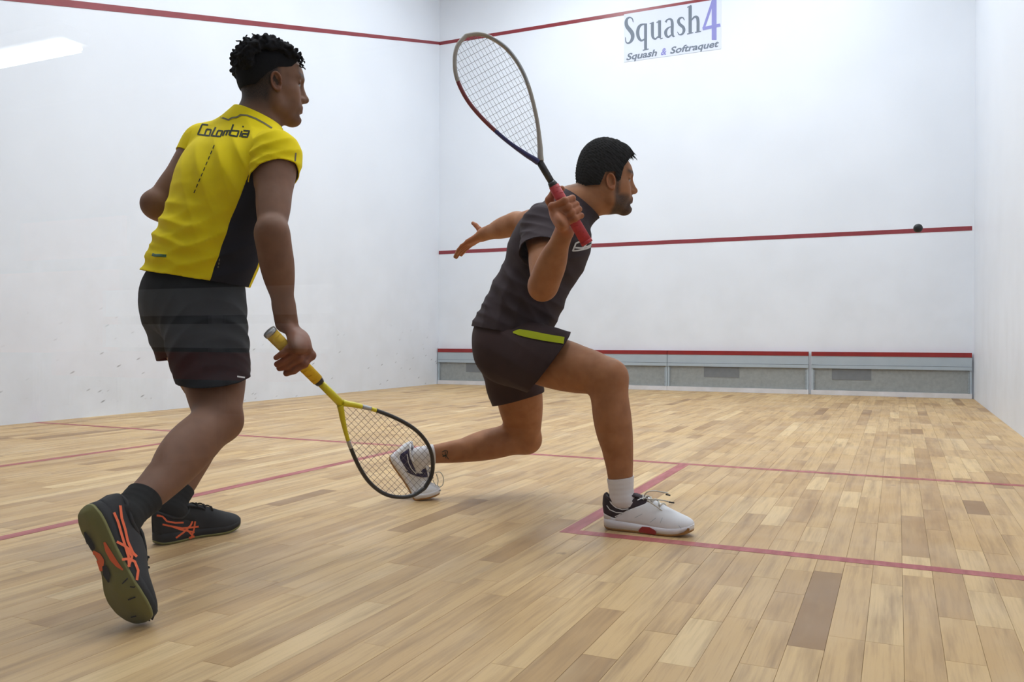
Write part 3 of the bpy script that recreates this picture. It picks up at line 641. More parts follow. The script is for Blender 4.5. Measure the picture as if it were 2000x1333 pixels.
# ---- shoes (local: x to toe, y to the left, z up, heel at origin)
SX = np.array([0, .012, .04, .10, .17, .26, .40, .52, .64, .74, .84, .92, .97, .992, 1.0])
SLAT = np.array([.004, .016, .025, .033, .036, .0365, .037, .041, .0455, .047, .044, .036, .025, .014, .003])
SMED = np.array([.004, .016, .025, .031, .033, .030, .023, .027, .040, .0455, .0445, .038, .028, .017, .003])
STOP = np.array([.070, .098, .104, .104, .100, .096, .104, .098, .084, .072, .061, .053, .046, .040, .030])
def shoe(root, heel, xd, zd, side, bend, cols,  LN=.292, panel=None, wid=1.0, tall=1.0, bx=.68, vamp=None):
    """side=-1: right foot (lateral is -y).  Returns parts' world meshes for decals"""
    xd = nz(xd); zd = perp(zd, xd); yd = np.cross(zd, xd); tree_parts = []
    def put(v):
        v = np.array(v, float); x = v[:, 0]; xb = bx*LN; t = np.clip((x-xb+.03)/.06, 0, 1); ang = np.radians(bend)*t*t*(3-2*t); dx = np.maximum(x-xb, 0)
        vx = np.where(x > xb, xb+dx*np.cos(ang)-v[:, 2]*np.sin(ang)*1, x-v[:, 2]*np.sin(ang)); vz = np.where(x > xb, dx*np.sin(ang)+v[:, 2]*np.cos(ang), v[:, 2]*np.cos(ang)+0*x)
        return heel+np.outer(vx, xd)+np.outer(v[:, 1], yd)+np.outer(vz, zd)
    us = np.concatenate([np.linspace(0, .05, 6)[:-1], np.linspace(.05, .93, 34)[:-1], np.linspace(.93, 1, 8)])
    lat = np.interp(us, SX, SLAT)*wid; med = np.interp(us, SX, SMED)*wid; x = us*LN
    spring = .016*np.clip((us-.72)/.28, 0, 1)**2+.006*np.clip((.08-us)/.08, 0, 1)**2
    wl, wr_ = (med, lat) if side < 0 else (lat, med)              # +y side, -y side half widths
    ring = np.concatenate([np.stack([x, wl], 1), np.stack([x[::-1], -wr_[::-1]], 1)]); sp = np.concatenate([spring, spring[::-1]]); uu = np.concatenate([us, us[::-1]]); n = len(ring)
    heel = heel-np.array([0, 0, put(np.column_stack([ring*np.array([1, .95]), sp]))[:, 2].min()-.0012])      # rests on the floor
    def slab(z0, z1, s0, s1, name, mat, zf1=None, par=root):
        cen = np.array([LN*.5, 0]); lv = []
        zt1 = z1 if zf1 is None else zf1(uu)
        for s, z in ((s0, z0), ((s0+s1)/2*1.012, (z0+zt1)/2), (s1, zt1)):
            r = cen+(ring-cen)*np.array([1-(1-s)*.3, s]); lv.append(np.column_stack([r, sp+z]))
        V = np.vstack(lv); F = []
        for k in range(2): F += [(k*n+i, k*n+(i+1) % n, (k+1)*n+(i+1) % n, (k+1)*n+i) for i in range(n)]
        m = n//2
        for k, fl in ((0, 0), (2, 1)):
            for i in range(m-1):
                q = (k*n+i, k*n+i+1, k*n+n-2-i, k*n+n-1-i); F.append(q if fl else q[::-1])
        V = put(V); tree_parts.append((V, F)); return mesh(name, V, [q[::-1] for q in F], mat, par, True)
    top = lambda u: np.interp(u, [0, .1, .3, .5, .75, 1], [.036, .034, .030, .027, .024, .022])
    so = slab(0, .007, .95, .985, 'outsole', cols['outsole']); so2 = slab(.007, .03, .985, .99, 'midsole', cols['midsole'], top)
    # upper: half tube over the outline
    nt_ = 28; V = []; tp = np.interp(us, SX, STOP)*tall; zb = top(us)-.006+spring
    for i in range(len(us)):
        for k in range(nt_+1):
            th = math.pi*k/nt_; c, s_ = math.cos(th), math.sin(th); pw = 2/ (2.5 if us[i] < .55 else 2.2); w = (wl[i] if c > 0 else wr_[i])*.985
            pinch = 1-np.interp(us[i], [0, .3, .5, .7, 1], [.10, .08, .26, .32, .28])*s_**3
            V.append((x[i]+( -.006*s_ if us[i] < .1 else 0), math.copysign(abs(c)**pw, c)*w*pinch, zb[i]+(tp[i]-zb[i])*abs(s_)**pw))
    V = np.array(V); F = np.array([(i*(nt_+1)+k, (i+1)*(nt_+1)+k, (i+1)*(nt_+1)+k+1, i*(nt_+1)+k+1) for i in range(len(us)-1) for k in range(nt_)])[:, ::-1]
    g = 1-np.maximum(((V[:, 0]-.205*LN)/(.180*LN))**2+(V[:, 1]/.0345)**2, np.where(V[:, 2] > .082*tall, 0, 2))
    V, F = clip(V, F, g)
    if panel is None:
        Wd = put(V); tree_parts.append((Wd, F)); up = solid(mesh('upper', Wd, F, cols['upper'], root, True), .004)
    else:
        g = panel(V/np.array([LN, .045, .1*tall]))
        for gg, nm, mt in ((g, 'heel_panel', cols['panel']), (-g, 'upper', cols['upper'])):
            v, f = clip(V, F, gg); Wd = put(v); tree_parts.append((Wd, f)); up = solid(mesh(nm, Wd, f, mt, root, True), .004)
    # tongue, collar roll and laces
    ts = np.linspace(.36, .6, 6); tv = [(t*LN-.012, y*.02, np.interp(t, SX, STOP)*tall+.006*(1-(t-.36)/.24)+.001-abs(y)*.006) for t in ts for y in (-1, -.5, 0, .5, 1)]
    mesh('tongue', put(tv), [(i*5+k, (i+1)*5+k, (i+1)*5+k+1, i*5+k+1) for i in range(5) for k in range(4)], cols['collar'], root, True).modifiers.new('t', 'SOLIDIFY').thickness = .004
    th = np.linspace(0, 2*math.pi, 40); cx = .205*LN+.18*LN*np.cos(th); cy = .0325*np.sin(th); cz = np.interp(cx/LN, SX, STOP)*tall-.012-.016*np.abs(np.sin(th))**2
    V, F = tube(put(np.column_stack([cx, cy, cz+.004])), .0045, 8, False); mesh('collar', V, F, cols['collar'], root, True)
    def topz(u, y): return np.interp(u, SX, STOP)*tall-.012*(abs(y)/.02)**2+.0035
    for i, u in enumerate(np.linspace(.44, .66, 6)):
        sg_ = 1 if i % 2 else -1; pl = [(u*LN+sg_*.006*t, .019*t, topz(u, .019*t)) for t in np.linspace(-1, 1, 7)]
        V, F = tube(put(pl), .0022, 6); mesh('lace', V, F, cols['lace'], root, True)
    return tree_parts, put, topz, LN

def zmap(x0, y0, k): return lambda pts: [(x0+p[0]/k, y0+p[1]/k, *p[2:]) for p in pts]     # crop pixels -> photo pixels
# ---- rackets
HW = ([0, .04, .1, .25, .45, .62, .78, .9, .97, 1.0], [.0045, .013, .027, .056, .083, .0945, .088, .064, .035, .0])
def racket(label, butt, tip, nrm, cols, split=.285, width=1.0, LN=.685):
    a = nz(tip-butt); nrm = perp(nrm, a); w = np.cross(nrm, a); e = empty('squash_racket', butt, label, 'racket', 'squash rackets')
    def pt(x, y, z=0): return butt+a*x+w*y+nrm*z
    def oct_(x0, x1, r0, r1, n=8): return tube([pt(x0, 0), pt(x0*.5+x1*.5, 0), pt(x1, 0)], [r0, (r0+r1)/2, r1], n, True, (nrm, .82))
    V, F = oct_(.004, .19, .0175, .0155, 20); g = mesh('grip', V, F, cols['grip'], e, True)
    for i in range(9):                                            # edge of the wound tape
        x = .018+i*.019; th = np.linspace(0, 2*math.pi, 33); r = .0176-.0021*x/.19
        V, F = tube([pt(x+.012*t/6.283, r*math.sin(t), r*.82*math.cos(t)) for t in th], .0005, 5); mesh('tape_edge', V, F, cols['grip'], g, True)
    V, F = oct_(-.004, .006, .0185, .0190); mesh('butt_cap', V, F, cols['cap'], e, True)
    V, F = oct_(.188, .203, .0150, .0122); mesh('collar', V, F, cols['collar'], e, True)
    V, F = oct_(.2, split+.007, .0102, .0112); mesh('shaft', V, F, cols['shaft'], e, True)
    u = np.linspace(0, 1, 150); u = np.sin(u*math.pi/2)**1.15; hx = split+(LN-.006-split)*u
    hs = spline(np.column_stack(HW), 12); hw = np.interp(u, hs[:, 0], np.maximum(hs[:, 1], 0))*width
    for sd in (1, -1):
        for (u0, u1, mt, nm) in cols['right' if sd > 0 else 'left']:
            m = (u >= u0-.004) & (u <= u1+.004); P = [pt(x, sd*y) for x, y in zip(hx[m], hw[m])]; V, F = tube(P, .0060+.0034*np.clip(1-u[m]/.2, 0, 1), 8, True, (nrm, 1.35)); mesh(nm, V, F, mt, e, True)
    # strings
    for y in np.linspace(-.082, .082, 16)*width:
        xs_ = hx[hw > abs(y)+.003]
        if len(xs_) < 3: continue
        V, F = tube([pt(xs_.min(), y), pt(xs_.max(), y)], .00052, 4); mesh('string', V, F, cols['string'], e)
    for x in np.linspace(split+.045, LN-.022, 19):
        y = np.interp(x, hx, hw)-.002; V, F = tube([pt(x, -y), pt(x, y)], .00052, 4); mesh('string', V, F, cols['string'], e)
    return e, a, nrm, w, pt
def pdir(b, px, py, ln, sgn=1):
    """end point on the ray of (px,py) at distance ln from b (sgn: far or near solution)"""
    r = ray(px, py); o = CAM-b; A = r@r; B = 2*(o@r); C = o@o-ln*ln; D = max(B*B-4*A*C, 0); return CAM+r*((-B+sgn*math.sqrt(D))/(2*A))

def sock(prims_leg, an, kn, foot, topfrac, mat, root, flare=.004):
    d = nz(kn-an); P = [cone(an, foot, .029, .020, .02)]
    P = grow([q for q in prims_leg], flare)+grow(P, -.0)
    lo = an-.16; hi = an+.16
    V, F = shape(P, .004, 2, lo, hi); N = normals(V, F); V = wob(V, N, [(d, .016, .3, .0015, an+d*.03, .06)])
    V, F = clip(V, F, (V-(an+d*topfrac))@d); return solid(mesh('sock', V, F, mat, root, True), .003)

# ================================================================== PERSON 1: yellow shirt, seen from behind
R1 = empty('person', (on(330, 1100, 2, 0)[0], on(330, 1100, 2, 0)[1], 0), 'player in yellow shirt and black shorts walking, racket lowered', 'person')
c1 = dict(outsole='olive_rubber', midsole='shoe_black', upper='shoe_black', collar='shoe_black', lace='lace_black')
# left foot flat on the floor in front, right foot behind on its toe
def floor_shoe(root, hp, tp, side, cols, **kw):
    h, t_ = on(*hp, 2, 0), on(*tp, 2, 0); return shoe(root, h, t_-h, np.array([0, 0, 1.]), side, 0, cols, **kw)
sl = empty('shoe', on(303, 1066, 2, 0), '', ''); 
def shoe_root(person, name='shoe'):
    o = bpy.data.objects.new(name, None); COL.objects.link(o); o.parent = person; o['origin'] = list(person['origin']); o.empty_display_size = .05; return o
bpy.data.objects.remove(sl)
sL1 = shoe_root(R1); tL1, putL1, _, LNs = floor_shoe(sL1, (300, 1066), (440, 1038), 1, c1, LN=.285)
anL1 = putL1([(.20*LNs, 0, .092)])[0]; ftL1 = putL1([(.5*LNs, 0, .04)])[0]
sR1 = shoe_root(R1); toe = on(264, 1233, 2, 0); xd = nz(cv(.118, -.250, -.02)); heelR = toe-xd*.283+np.array([0, 0, .004])
tR1, putR1, _, _ = shoe(sR1, heelR, xd, cv(.30, .1, .95), -1, 10, c1, LN=.285, bx=.66)
anR1 = putR1([(.20*LNs, 0, .092)])[0]; ftR1 = putR1([(.5*LNs, 0, .045)])[0]
hipR1, hipL1 = at(405, 600, 2.43), at(350, 605, 2.54); knR1, knL1 = at(428, 822, 2.22), at(424, 795, 2.82)
pel1 = at(372, 578, 2.47); nb1 = at(500, 238, 2.52); che1 = at(447, 380, 2.49); shR1, shL1 = at(537, 306, 2.38), at(402, 287, 2.64)
rp1 = nz(hipR1-hipL1); rc1 = nz(shR1-shL1); elR1, wrR1 = at(531, 455, 2.24), at(560, 632, 2.27); elL1, wrL1 = at(305, 400, 2.56), at(400, 452, 2.74)
hd1 = nz(np.cross(np.array([0, 0, 1.]), rp1)); 
for n_, a_, b_ in (('thighR', hipR1, knR1), ('shinR', knR1, anR1), ('thighL', hipL1, knL1), ('shinL', knL1, anL1), ('torso', pel1, nb1), ('upR', shR1, elR1), ('foR', elR1, wrR1), ('upL', shL1, elL1), ('foL', elL1, wrL1), ('shw', shR1, shL1)): print('P1', n_, round(float(np.linalg.norm(a_-b_)), 3))
PH = math.radians(32); PT = math.radians(-2)
f0 = cv(math.cos(PH), 0, math.sin(PH)); hf1 = nz(f0*math.cos(PT)+np.array([0, 0, 1.])*math.sin(PT)); hl1 = nz(np.cross(np.array([0, 0, 1.]), f0)); hu1 = np.cross(hf1, hl1); S1 = .96
ho1 = at(541, 159, 2.47)+hl1*.072*S1
hp1, hq1 = head_prims(ho1, hf1, hl1, hu1, S1)
butt1 = at(527, 649, 2.21); tip1 = pdir(butt1, 832, 956, .685, 1); ax1 = nz(tip1-butt1)
gc1 = butt1+ax1*.086
legR1 = limb_leg(hipR1, knR1, anR1, hd1*.7+cv(.5, .3, .2), .97); legL1 = limb_leg(hipL1, knL1, anL1, hd1, .97)
tor1 = torso(pel1, che1, nb1, rp1, rc1, shR1, shL1, .96)
armR1 = limb_arm(shR1, elR1, wrR1, .98, CR); armL1 = limb_arm(shL1, elL1, wrL1, .95)
handR1 = grip_hand(wrR1, gc1, ax1, cv(.62, .70, .05), cv(-.25, 0, -1), .0165, 1.05, loose=.007, ang=(22, 78, 122, 148), point=False)
handL1 = open_hand(wrL1, wrL1-elL1, cv(0, 1, 0), .95, (30, 35, 25))
neck1 = [econe(hq1(-.022, 0, -.05), nb1-nz(nb1-che1)*.02, (.056, .060), (.064, .068), hf1, .035), cone(hq1(.005, 0, -.065), nb1+f0*.02, .03, .045, .04)]
b1 = grow(tor1, -.012)+legR1+legL1+armR1+armL1+neck1+hp1+handR1+handL1+[cone(anL1, ftL1, .024, .02, .02), cone(anR1, ftR1, .024, .02, .02)]
def hloc(V, q0, f, l, u, s): d = (V-q0)/s; return d@f, d@l, d@u
def stub1(V):
    x, y, z = hloc(V, ho1, hf1, hl1, hu1, S1); near = (np.abs(x) < .15) & (np.abs(y) < .12) & (z > -.15)
    back = sst(-x, -.022, .008)                                     # behind the temples
    side = sst(z, -.055, .0)*back*(1-sst(x, .045, .06))
    nape = sst(-x, .0, .03)*sst(z, -.110, -.040)
    burn = np.exp(-((x-.028)/.012)**2)*sst(z, -.03, .03)*sst(np.abs(y), .04, .055)
    brow = np.exp(-((z-.043)/.0075)**2)*sst(x, .045, .055)*sst(np.abs(y), .008, .014)*(1-sst(np.abs(y), .050, .057))
    lash = np.exp(-((z-.0145)/.0035)**2)*sst(x, .058, .064)*sst(np.abs(y), .014, .018)*(1-sst(np.abs(y), .046, .052))
    jaw = .18*sst(x, .0, .03)*(1-sst(z, -.06, -.03))
    ear = (np.abs(y) > .0775) & (np.abs(x+.008) < .032) & (np.abs(z) < .04)
    return np.where(near & ~ear, np.maximum.reduce([1.0*np.maximum(side, nape), 0.25*burn, .9*brow, .9*lash, jaw]), 0)
def flush(ho, f, l, u, s, hands=()):
    def fn(V):
        x, y, z = hloc(V, ho, f, l, u, s); lips = np.exp(-((z+.0545)/.010)**2)*sst(x, .090, .097)*(np.abs(y) < .026); ear = (np.abs(y) > .0775)*(np.abs(x) < .04)*(np.abs(z) < .045)
        hd_ = 0
        for c_ in hands: hd_ = np.maximum(hd_, 1-sst(np.linalg.norm(V-c_, axis=1), .06, .10))
        return np.clip(.75*lips+.3*ear+.42*hd_, 0, 1)
    return fn
def headbox(q): P = np.array([q(x, y, z) for x in (-.125, .14) for y in (-.1, .1) for z in (-.125, .15)]); return P.min(0), P.max(0)
hb = headbox(hq1); hh = boxof([wrR1+nz(elR1-wrR1)*.01, gc1+ax1*.06, gc1-ax1*.06], .062)
body1, BV, BF = build_body('body', b1, [hb, hh], 'skin_brown', R1, {'stubble': stub1, 'flush': flush(ho1, hf1, hl1, hu1, S1, (gc1,))})
def eyes(q, s, root):
    for sd in (1, -1):
        c = q(.0735, .031*sd, .0115); th = np.linspace(0, math.pi, 13); V, F = [], []
        x0 = nz(q(1, 0, 0)-q(0, 0, 0)); y0 = nz(q(0, 1, 0)-q(0, 0, 0)); z0 = np.cross(x0, y0); r = .0118*s
        for i, t_ in enumerate(th):
            for k in range(16): V.append(c+r*(x0*math.cos(t_)+(y0*math.cos(k*math.pi/8)+z0*math.sin(k*math.pi/8))*math.sin(t_)))
        F = [(i*16+k, (i+1)*16+k, (i+1)*16+(k+1) % 16, i*16+(k+1) % 16) for i in range(12) for k in range(16)]
        o = mesh('eye', V, F, 'eye_white', root, True); o.data.materials.append(MATS['eye_dark'])
        for p in o.data.polygons:
            if p.index < 3*16: p.material_index = 1
eyes(hq1, S1, R1)
# curly hair on top
def curls1():
    P = [ell(hq1(-.012, 0, .058), [hf1, hl1, hu1], [.088*S1, .078*S1, .074*S1], .01), ell(hq1(.035, 0, .080), [hf1, hl1, hu1], [.058*S1, .062*S1, .046*S1], .02), ell(hq1(-.040, 0, .024), [hf1, hl1, hu1], [.063*S1, .072*S1, .072*S1], .02)]
    rg = np.random.default_rng(5)
    for i in range(620):
        u = rg.uniform(-2.0, 1.1); v = rg.uniform(-1.2, 1.2)
        x = -.012+.092*math.sin(u)*math.cos(v*.55); y = .080*math.sin(v); z = .058+.079*math.cos(u)*math.cos(v*.8)
        if z < .066 and x > -.03: continue
        am = sst(z, .0, .09); d = nz(rg.normal(0, 1, 3))*(.006+.006*am)
        a = np.array([x, y, z])+rg.normal(0, .0012+.003*am, 3)-np.array([x+.018, y, z-.06])*.05*(1-am); P.append(cone(hq1(*(a-d)), hq1(*(a+d)), (.0045+.003*am)*rg.uniform(.7, 1.2), .004, .004))
    return P
V, F = shape(curls1(), .0026, 1)
x, y, z = hloc(V, ho1, hf1, hl1, hu1, S1)
hairline = np.maximum(np.interp(x, [-.2, -.06, -.03, .0, .03, .06], [-.034, -.016, .020, .044, .052, .064])-z, (x-.066)-(z-.080)*.9)   # longer at the back, cut round the forehead
V, F = clip(V, F, hairline); mesh('hair', V, F, 'hair_black', R1, True)
rg = np.random.default_rng(9)
for i in range(26):                                               # loose ringlets over the brow and crown
    if i < 14: b_ = np.array([rg.uniform(.055, .080), rg.uniform(-.055, .05), rg.uniform(.085, .115)]); dr = np.array([.5, rg.uniform(-.3, .3), -1.0])
    else: b_ = np.array([rg.uniform(-.11, .06), rg.uniform(-.06, .06), 0]); b_[2] = .062+.076*math.sqrt(max(.05, 1-((b_[0]+.012)/.115)**2-(b_[1]/.09)**2)); dr = np.array([b_[0]*6, b_[1]*6, .7])
    dr = nz(dr); s1_ = perp([1, .3, .2], dr); s2_ = np.cross(dr, s1_); ln = rg.uniform(.020, .034) if i < 14 else rg.uniform(.012, .022); tt = np.linspace(0, 1, 14); ra = rg.uniform(.004, .008); tw = rg.uniform(5, 9)
    P = [hq1(*(b_+dr*ln*t_+s1_*ra*math.sin(tw*t_)*t_**.5+s2_*ra*math.cos(tw*t_)*t_**.5)) for t_ in tt]
    V, F = tube(P, .0030*(1-.7*tt)+.0007, 6); mesh('curl', V, F, 'hair_black', R1, True)
# socks
sock(legL1, anL1, knL1, ftL1, .078, 'sock_black', R1); sock(legR1, anR1, knR1, ftR1, .075, 'sock_black', R1)
# shorts
def leg_tube(hip, kn, fwd, r0, r1, frac): d1 = nz(kn-hip); f1 = perp(fwd, d1); e_ = hip+(kn-hip)*frac; return [cone(hip, e_, r0, r1, .05), ell(hip+(kn-hip)*.3-f1*.02, [d1, f1, np.cross(d1, f1)], [.18, r0*.95, r0*.95], .05)]
up1 = nz(che1-pel1)
pel_sh1 = [ell(pel1-np.array([0, 0, .01]), [rp1, up1, nz(np.cross(up1, rp1))], [.156, .13, .122], .05), ell(hipR1-hd1*.022-rp1*.01+up1*.015, np.eye(3), [.090, .090, .10], .05), ell(hipL1-hd1*.022+rp1*.01+up1*.015, np.eye(3), [.090, .090, .10], .05), econe(pel1, pel1+up1*.1, (.158, .118), (.152, .11), rp1, .04)]
def shorts_leg(pp, hip, kn, fwd, r0, r1, cut, sh, root, nm, mat, folds, tilt=None):
    d = nz(kn-hip); V, F = shape(grow(pp, sh)+leg_tube(hip, kn, fwd, r0, r1, cut+.25), .006, 2); N = normals(V, F)
    V = wob(V, N, folds); g = (V-tilt[0])@nz(tilt[1])
    lat = np.abs((V-hip)@nz(np.cross(d, fwd))); V, F = clip(V, F, np.where(lat < .5, g, -1)); return V, F
SP = []
for (hip, kn, fw_, sh, cut, r0, r1, pl) in ((hipR1, knR1, hd1, 0, .66, .098, .090, (at(412, 740, 2.3), cv(.06, -1, .15))), (hipL1, knL1, hd1, -.003, .60, .092, .090, (at(335, 700, 2.6), cv(.2, -1, 0)))):
    d = nz(kn-hip); SP.append(shorts_leg(pel_sh1, hip, kn, fw_, r0, r1, cut, sh, R1, 'leg', 'shorts_black', [(nz(d+rp1*.6), .06, .5, .006, hip+d*.12, .16), (d, .05, 1.2, .004, hip+d*.25, .12)], tilt=pl))
n0 = len(SP[0][0]); shorts1 = solid(mesh('shorts', np.vstack([SP[0][0], SP[1][0]]), np.vstack([SP[0][1], SP[1][1]+n0]), 'shorts_black', R1, True), .003)
# shirt
fr1 = nz(np.cross(up1, rp1))
sh_t = grow(tor1, .011)+[econe(pel1-up1*.06, pel1+up1*.16, (.164, .126), (.156, .120), rp1, .05), econe(pel1+up1*.12, che1, (.150, .118), (.168, .128), rp1*.4+rc1*.6, .05), ball(shR1, .062, .04), ball(shL1, .060, .04), cone(nb1-nz(nb1-che1)*.03, nb1+nz(hq1(-.02, 0, -.05)-nb1)*.075, .070, .062, .03), cone(nb1-nz(nb1-che1)*.02, shL1+nz(nb1-che1)*.012, .055, .05, .04)]
V, F = shape(sh_t, .006, 3); N = normals(V, F)
cB = at(330, 480, 2.4)
V = wob(V, N, [(cv(.25, 1, 0), .055, .2, .012, at(340, 470, 2.40), .13), (cv(-.4, 1, 0), .05, .9, .010, at(400, 500, 2.35), .13), (cv(.9, .5, 0), .06, .0, .007, at(470, 300, 2.35), .13), (cv(.2, 1, 0), .04, .4, .008, at(310, 505, 2.42), .08), (cv(1, .35, 0), .07, .5, .006, at(420, 380, 2.36), .16)])
hem_n = nz(cv(-.16, -1, .0)); neck_n = nz(hq1(-.02, 0, -.05)-nb1)
g = np.maximum((V-at(372, 543, 2.42))@hem_n, np.where(np.linalg.norm(V-(nb1+neck_n*.05), axis=1) < .14, (V-at(527, 239, 2.5))@cv(.41, .91, .1), -1))
V, F = clip(V, F, g); tree = bvh([(V, F)])
def hit(tr, px, py):
    h_ = tr.ray_cast(Vector(CAM), Vector(ray(px, py)).normalized()); return np.array(h_[0]) if h_[0] is not None else None
A_, B_ = hit(tree, 488, 335), hit(tree, 416, 530); print('panel', A_, B_)
cen = (che1+pel1)/2; M_ = hit(tree, 455, 430); ax_ = nz(che1-pel1); rad = M_-cen; rad = perp(rad, nz(B_-A_)); pn = nz(np.cross(B_-A_, rad)); pn = pn if pn@rp1 > 0 else -pn
side_g = np.maximum(-((V-A_)@pn), (V-cen)@fr1-.09)
side_g = np.maximum(side_g, (V-(A_+up1*.02))@up1)
vy, fy = clip(V, F, -side_g); shirt1 = solid(mesh('shirt', vy, fy, 'shirt_yellow', R1, True), .003)
vd, fd = clip(V, F, side_g); solid(mesh('side_panel', vd, fd, 'panel_dark', shirt1, True), .003)
def sleeve(shirt, sh, el, inner, r0, r1, cut, mat, folds, tilt=0, extra=()):
    d = nz(el-sh); P = [ball(sh, r0, .03), cone(sh+inner*.03, sh, r0*.95, r0, .03), cone(sh, sh+(el-sh)*(cut+.2), r0, r1, .03)]+list(extra)
    v, f = shape(P, .005, 2); v = wob(v, normals(v, f), folds); hn = nz(d+(tilt if not isinstance(tilt, int) else 0)); v, f = clip(v, f, np.maximum((v-(sh+(el-sh)*cut))@hn, (v-(sh+inner*.035))@inner))
    solid(mesh('sleeve', v, f, mat, shirt, True), .003); return v, f
svR = sleeve(shirt1, shR1, elR1, -rc1, .064, .067, .28, 'shirt_yellow', [(cv(-.5, 1, 0), .035, .3, .006, at(520, 310, 2.32), .09), (cv(.2, 1, 0), .03, .6, .004, at(530, 345, 2.32), .07)], tilt=cv(.30, 0, 0))
svL = sleeve(shirt1, shL1, elL1, rc1, .062, .060, .26, 'shirt_yellow', [])
tr1 = bvh([(V, F), svR, svL])
z1 = zmap(380, 40, 4.443)
zb_ = zmap(240, 200, 3.7025)
decal('piping', tr1, [zb_([(582, 108), (610, 95), (660, 98), (720, 112), (765, 128), (790, 112), (825, 108), (850, 92), (900, 95), (960, 118), (1020, 150), (1078, 188)])], 3.2, 'trim_grey', shirt1)
glyphs = [[(618, 165), (575, 160), (543, 232), (595, 240)], [(607, 195), (590, 240), (625, 243), (640, 200), (607, 195)], [(672, 180), (640, 243), (668, 245)], [(690, 205), (672, 246), (705, 248), (722, 208), (690, 205)], [(722, 244), (738, 208), (760, 206), (745, 240)], [(760, 206), (778, 206), (768, 238)], [(800, 160), (772, 238), (825, 248), (840, 208), (786, 205)], [(862, 208), (845, 250)], [(872, 172), (868, 182)], [(872, 205), (915, 208), (900, 252), (858, 248), (868, 228), (905, 230)]]
decal('lettering', tr1, [zb_(q) for q in glyphs], 3.2, 'print_black', shirt1, 3)
dash = []
for i in range(9): x0, y0 = 662-(662-508)*i/9, 310+(672-310)*i/9; dash.append(zb_([(x0, y0), (x0-10.5, y0+25)]))
decal('back_print', tr1, dash, 1.8, 'print_black', shirt1, 4)
decal('hem_logo', tr1, [zb_([(212, 1100), (232, 1108), (270, 1108), (315, 1112)])], 5.5, 'logo_green', shirt1, 4)
decal('panel_print', tr1, [zb_([(698, 1130), (697, 1150)]), zb_([(694, 1158), (693, 1175)]), zb_([(689, 1185), (688, 1198)])], 2.2, 'trim_grey', shirt1, 3)
decal('sleeve_mark', tr1, [zb_([(1250, 365), (1243, 440)])], 3, 'trim_grey', shirt1, 4)
tsh = bvh([SP[0], SP[1]]); decal('shorts_logo', tsh, [[(463, 736), (478, 738)]], 3, 'logo_white', shorts1, 3)
# shoe stripes (photo crop 120..480 x 900..1260, scale 3.703)
zs = zmap(120, 900, 3.703)
tsR, tsL = bvh(tR1), bvh(tL1)
decal('side_stripes', tsR, [zs([(375, 380), (405, 450), (430, 540), (455, 620), (480, 700), (485, 775)]), zs([(420, 330), (430, 420), (455, 500), (475, 590), (520, 690)]), zs([(395, 590), (450, 620), (500, 660), (540, 700)]), zs([(435, 720), (480, 715), (525, 735), (550, 800), (540, 870)]), zs([(480, 770), (505, 700), (470, 640)])], 5.0, 'orange', sR1, 4, .0025)
decal('midsole_flash', tsR, [zs([(315, 590, 4), (340, 650, 10), (375, 710, 11), (410, 755, 8), (450, 790, 3)])], 8, 'orange', sR1, 4, .002)
decal('arch_patch', tsR, [zs([(232, 655, 6), (250, 690, 20), (275, 730, 22), (288, 800, 9)])], 20, 'orange', sR1, 4, .002)
decal('sole_window', tsR, [zs([(172, 515, 3), (198, 570, 11), (222, 620, 13), (240, 645, 6)]), zs([(315, 760, 8), (330, 820, 14), (348, 880, 3)])], 10, 'shoe_black', sR1, 4, .0022)
decal('tread_groove', tsR, [zs([(445, 890), (485, 850)]), zs([(485, 1005), (540, 985)]), zs([(500, 910), (535, 915)]), zs([(505, 1130), (545, 1120)])], 2.5, 'shoe_black', sR1, 4, .0022)
decal('side_stripes', tsL, [zs([(730, 462), (800, 478), (870, 490), (930, 485), (990, 478)]), zs([(690, 398), (730, 405), (760, 440), (820, 452), (880, 450)]), zs([(825, 560), (880, 520), (930, 470), (945, 440)]), zs([(905, 500), (940, 540), (930, 575)]), zs([(965, 440), (955, 500), (940, 545)]), zs([(800, 478), (860, 500), (960, 520)])], 3.4, 'orange', sL1, 4, .0025)
decal('midsole_flash', tsL, [zs([(920, 560), (960, 548)])], 4, 'orange', sL1, 4, .002)
V, F = tube(spline([at(*zs([(930, 395)])[0], 2.66), at(*zs([(930, 370)])[0], 2.62), at(*zs([(975, 362)])[0], 2.60), at(*zs([(1022, 374)])[0], 2.60)], 5), .0022, 6); mesh('lace_end', V, F, 'lace_black', sL1, True)
# racket
kY, kB, kS = 'racket_yellow', 'racket_black', 'racket_silver'
rk1, *_r = racket('yellow-gripped squash racket with black head held low by the yellow-shirted player', butt1, tip1, -CF+cv(.1, .25, 0), dict(grip='grip_yellow', cap='racket_silver', collar=kB, shaft=kY, string='string_dark',
     right=[(0, .13, kY, 'throat_arm'), (.13, .19, kS, 'frame_band'), (.19, .23, kY, 'frame_band'), (.23, 1, kB, 'frame')], left=[(0, .24, kY, 'throat_arm'), (.24, .30, kS, 'frame_band'), (.30, 1, kB, 'frame')]), .29, 1.06)

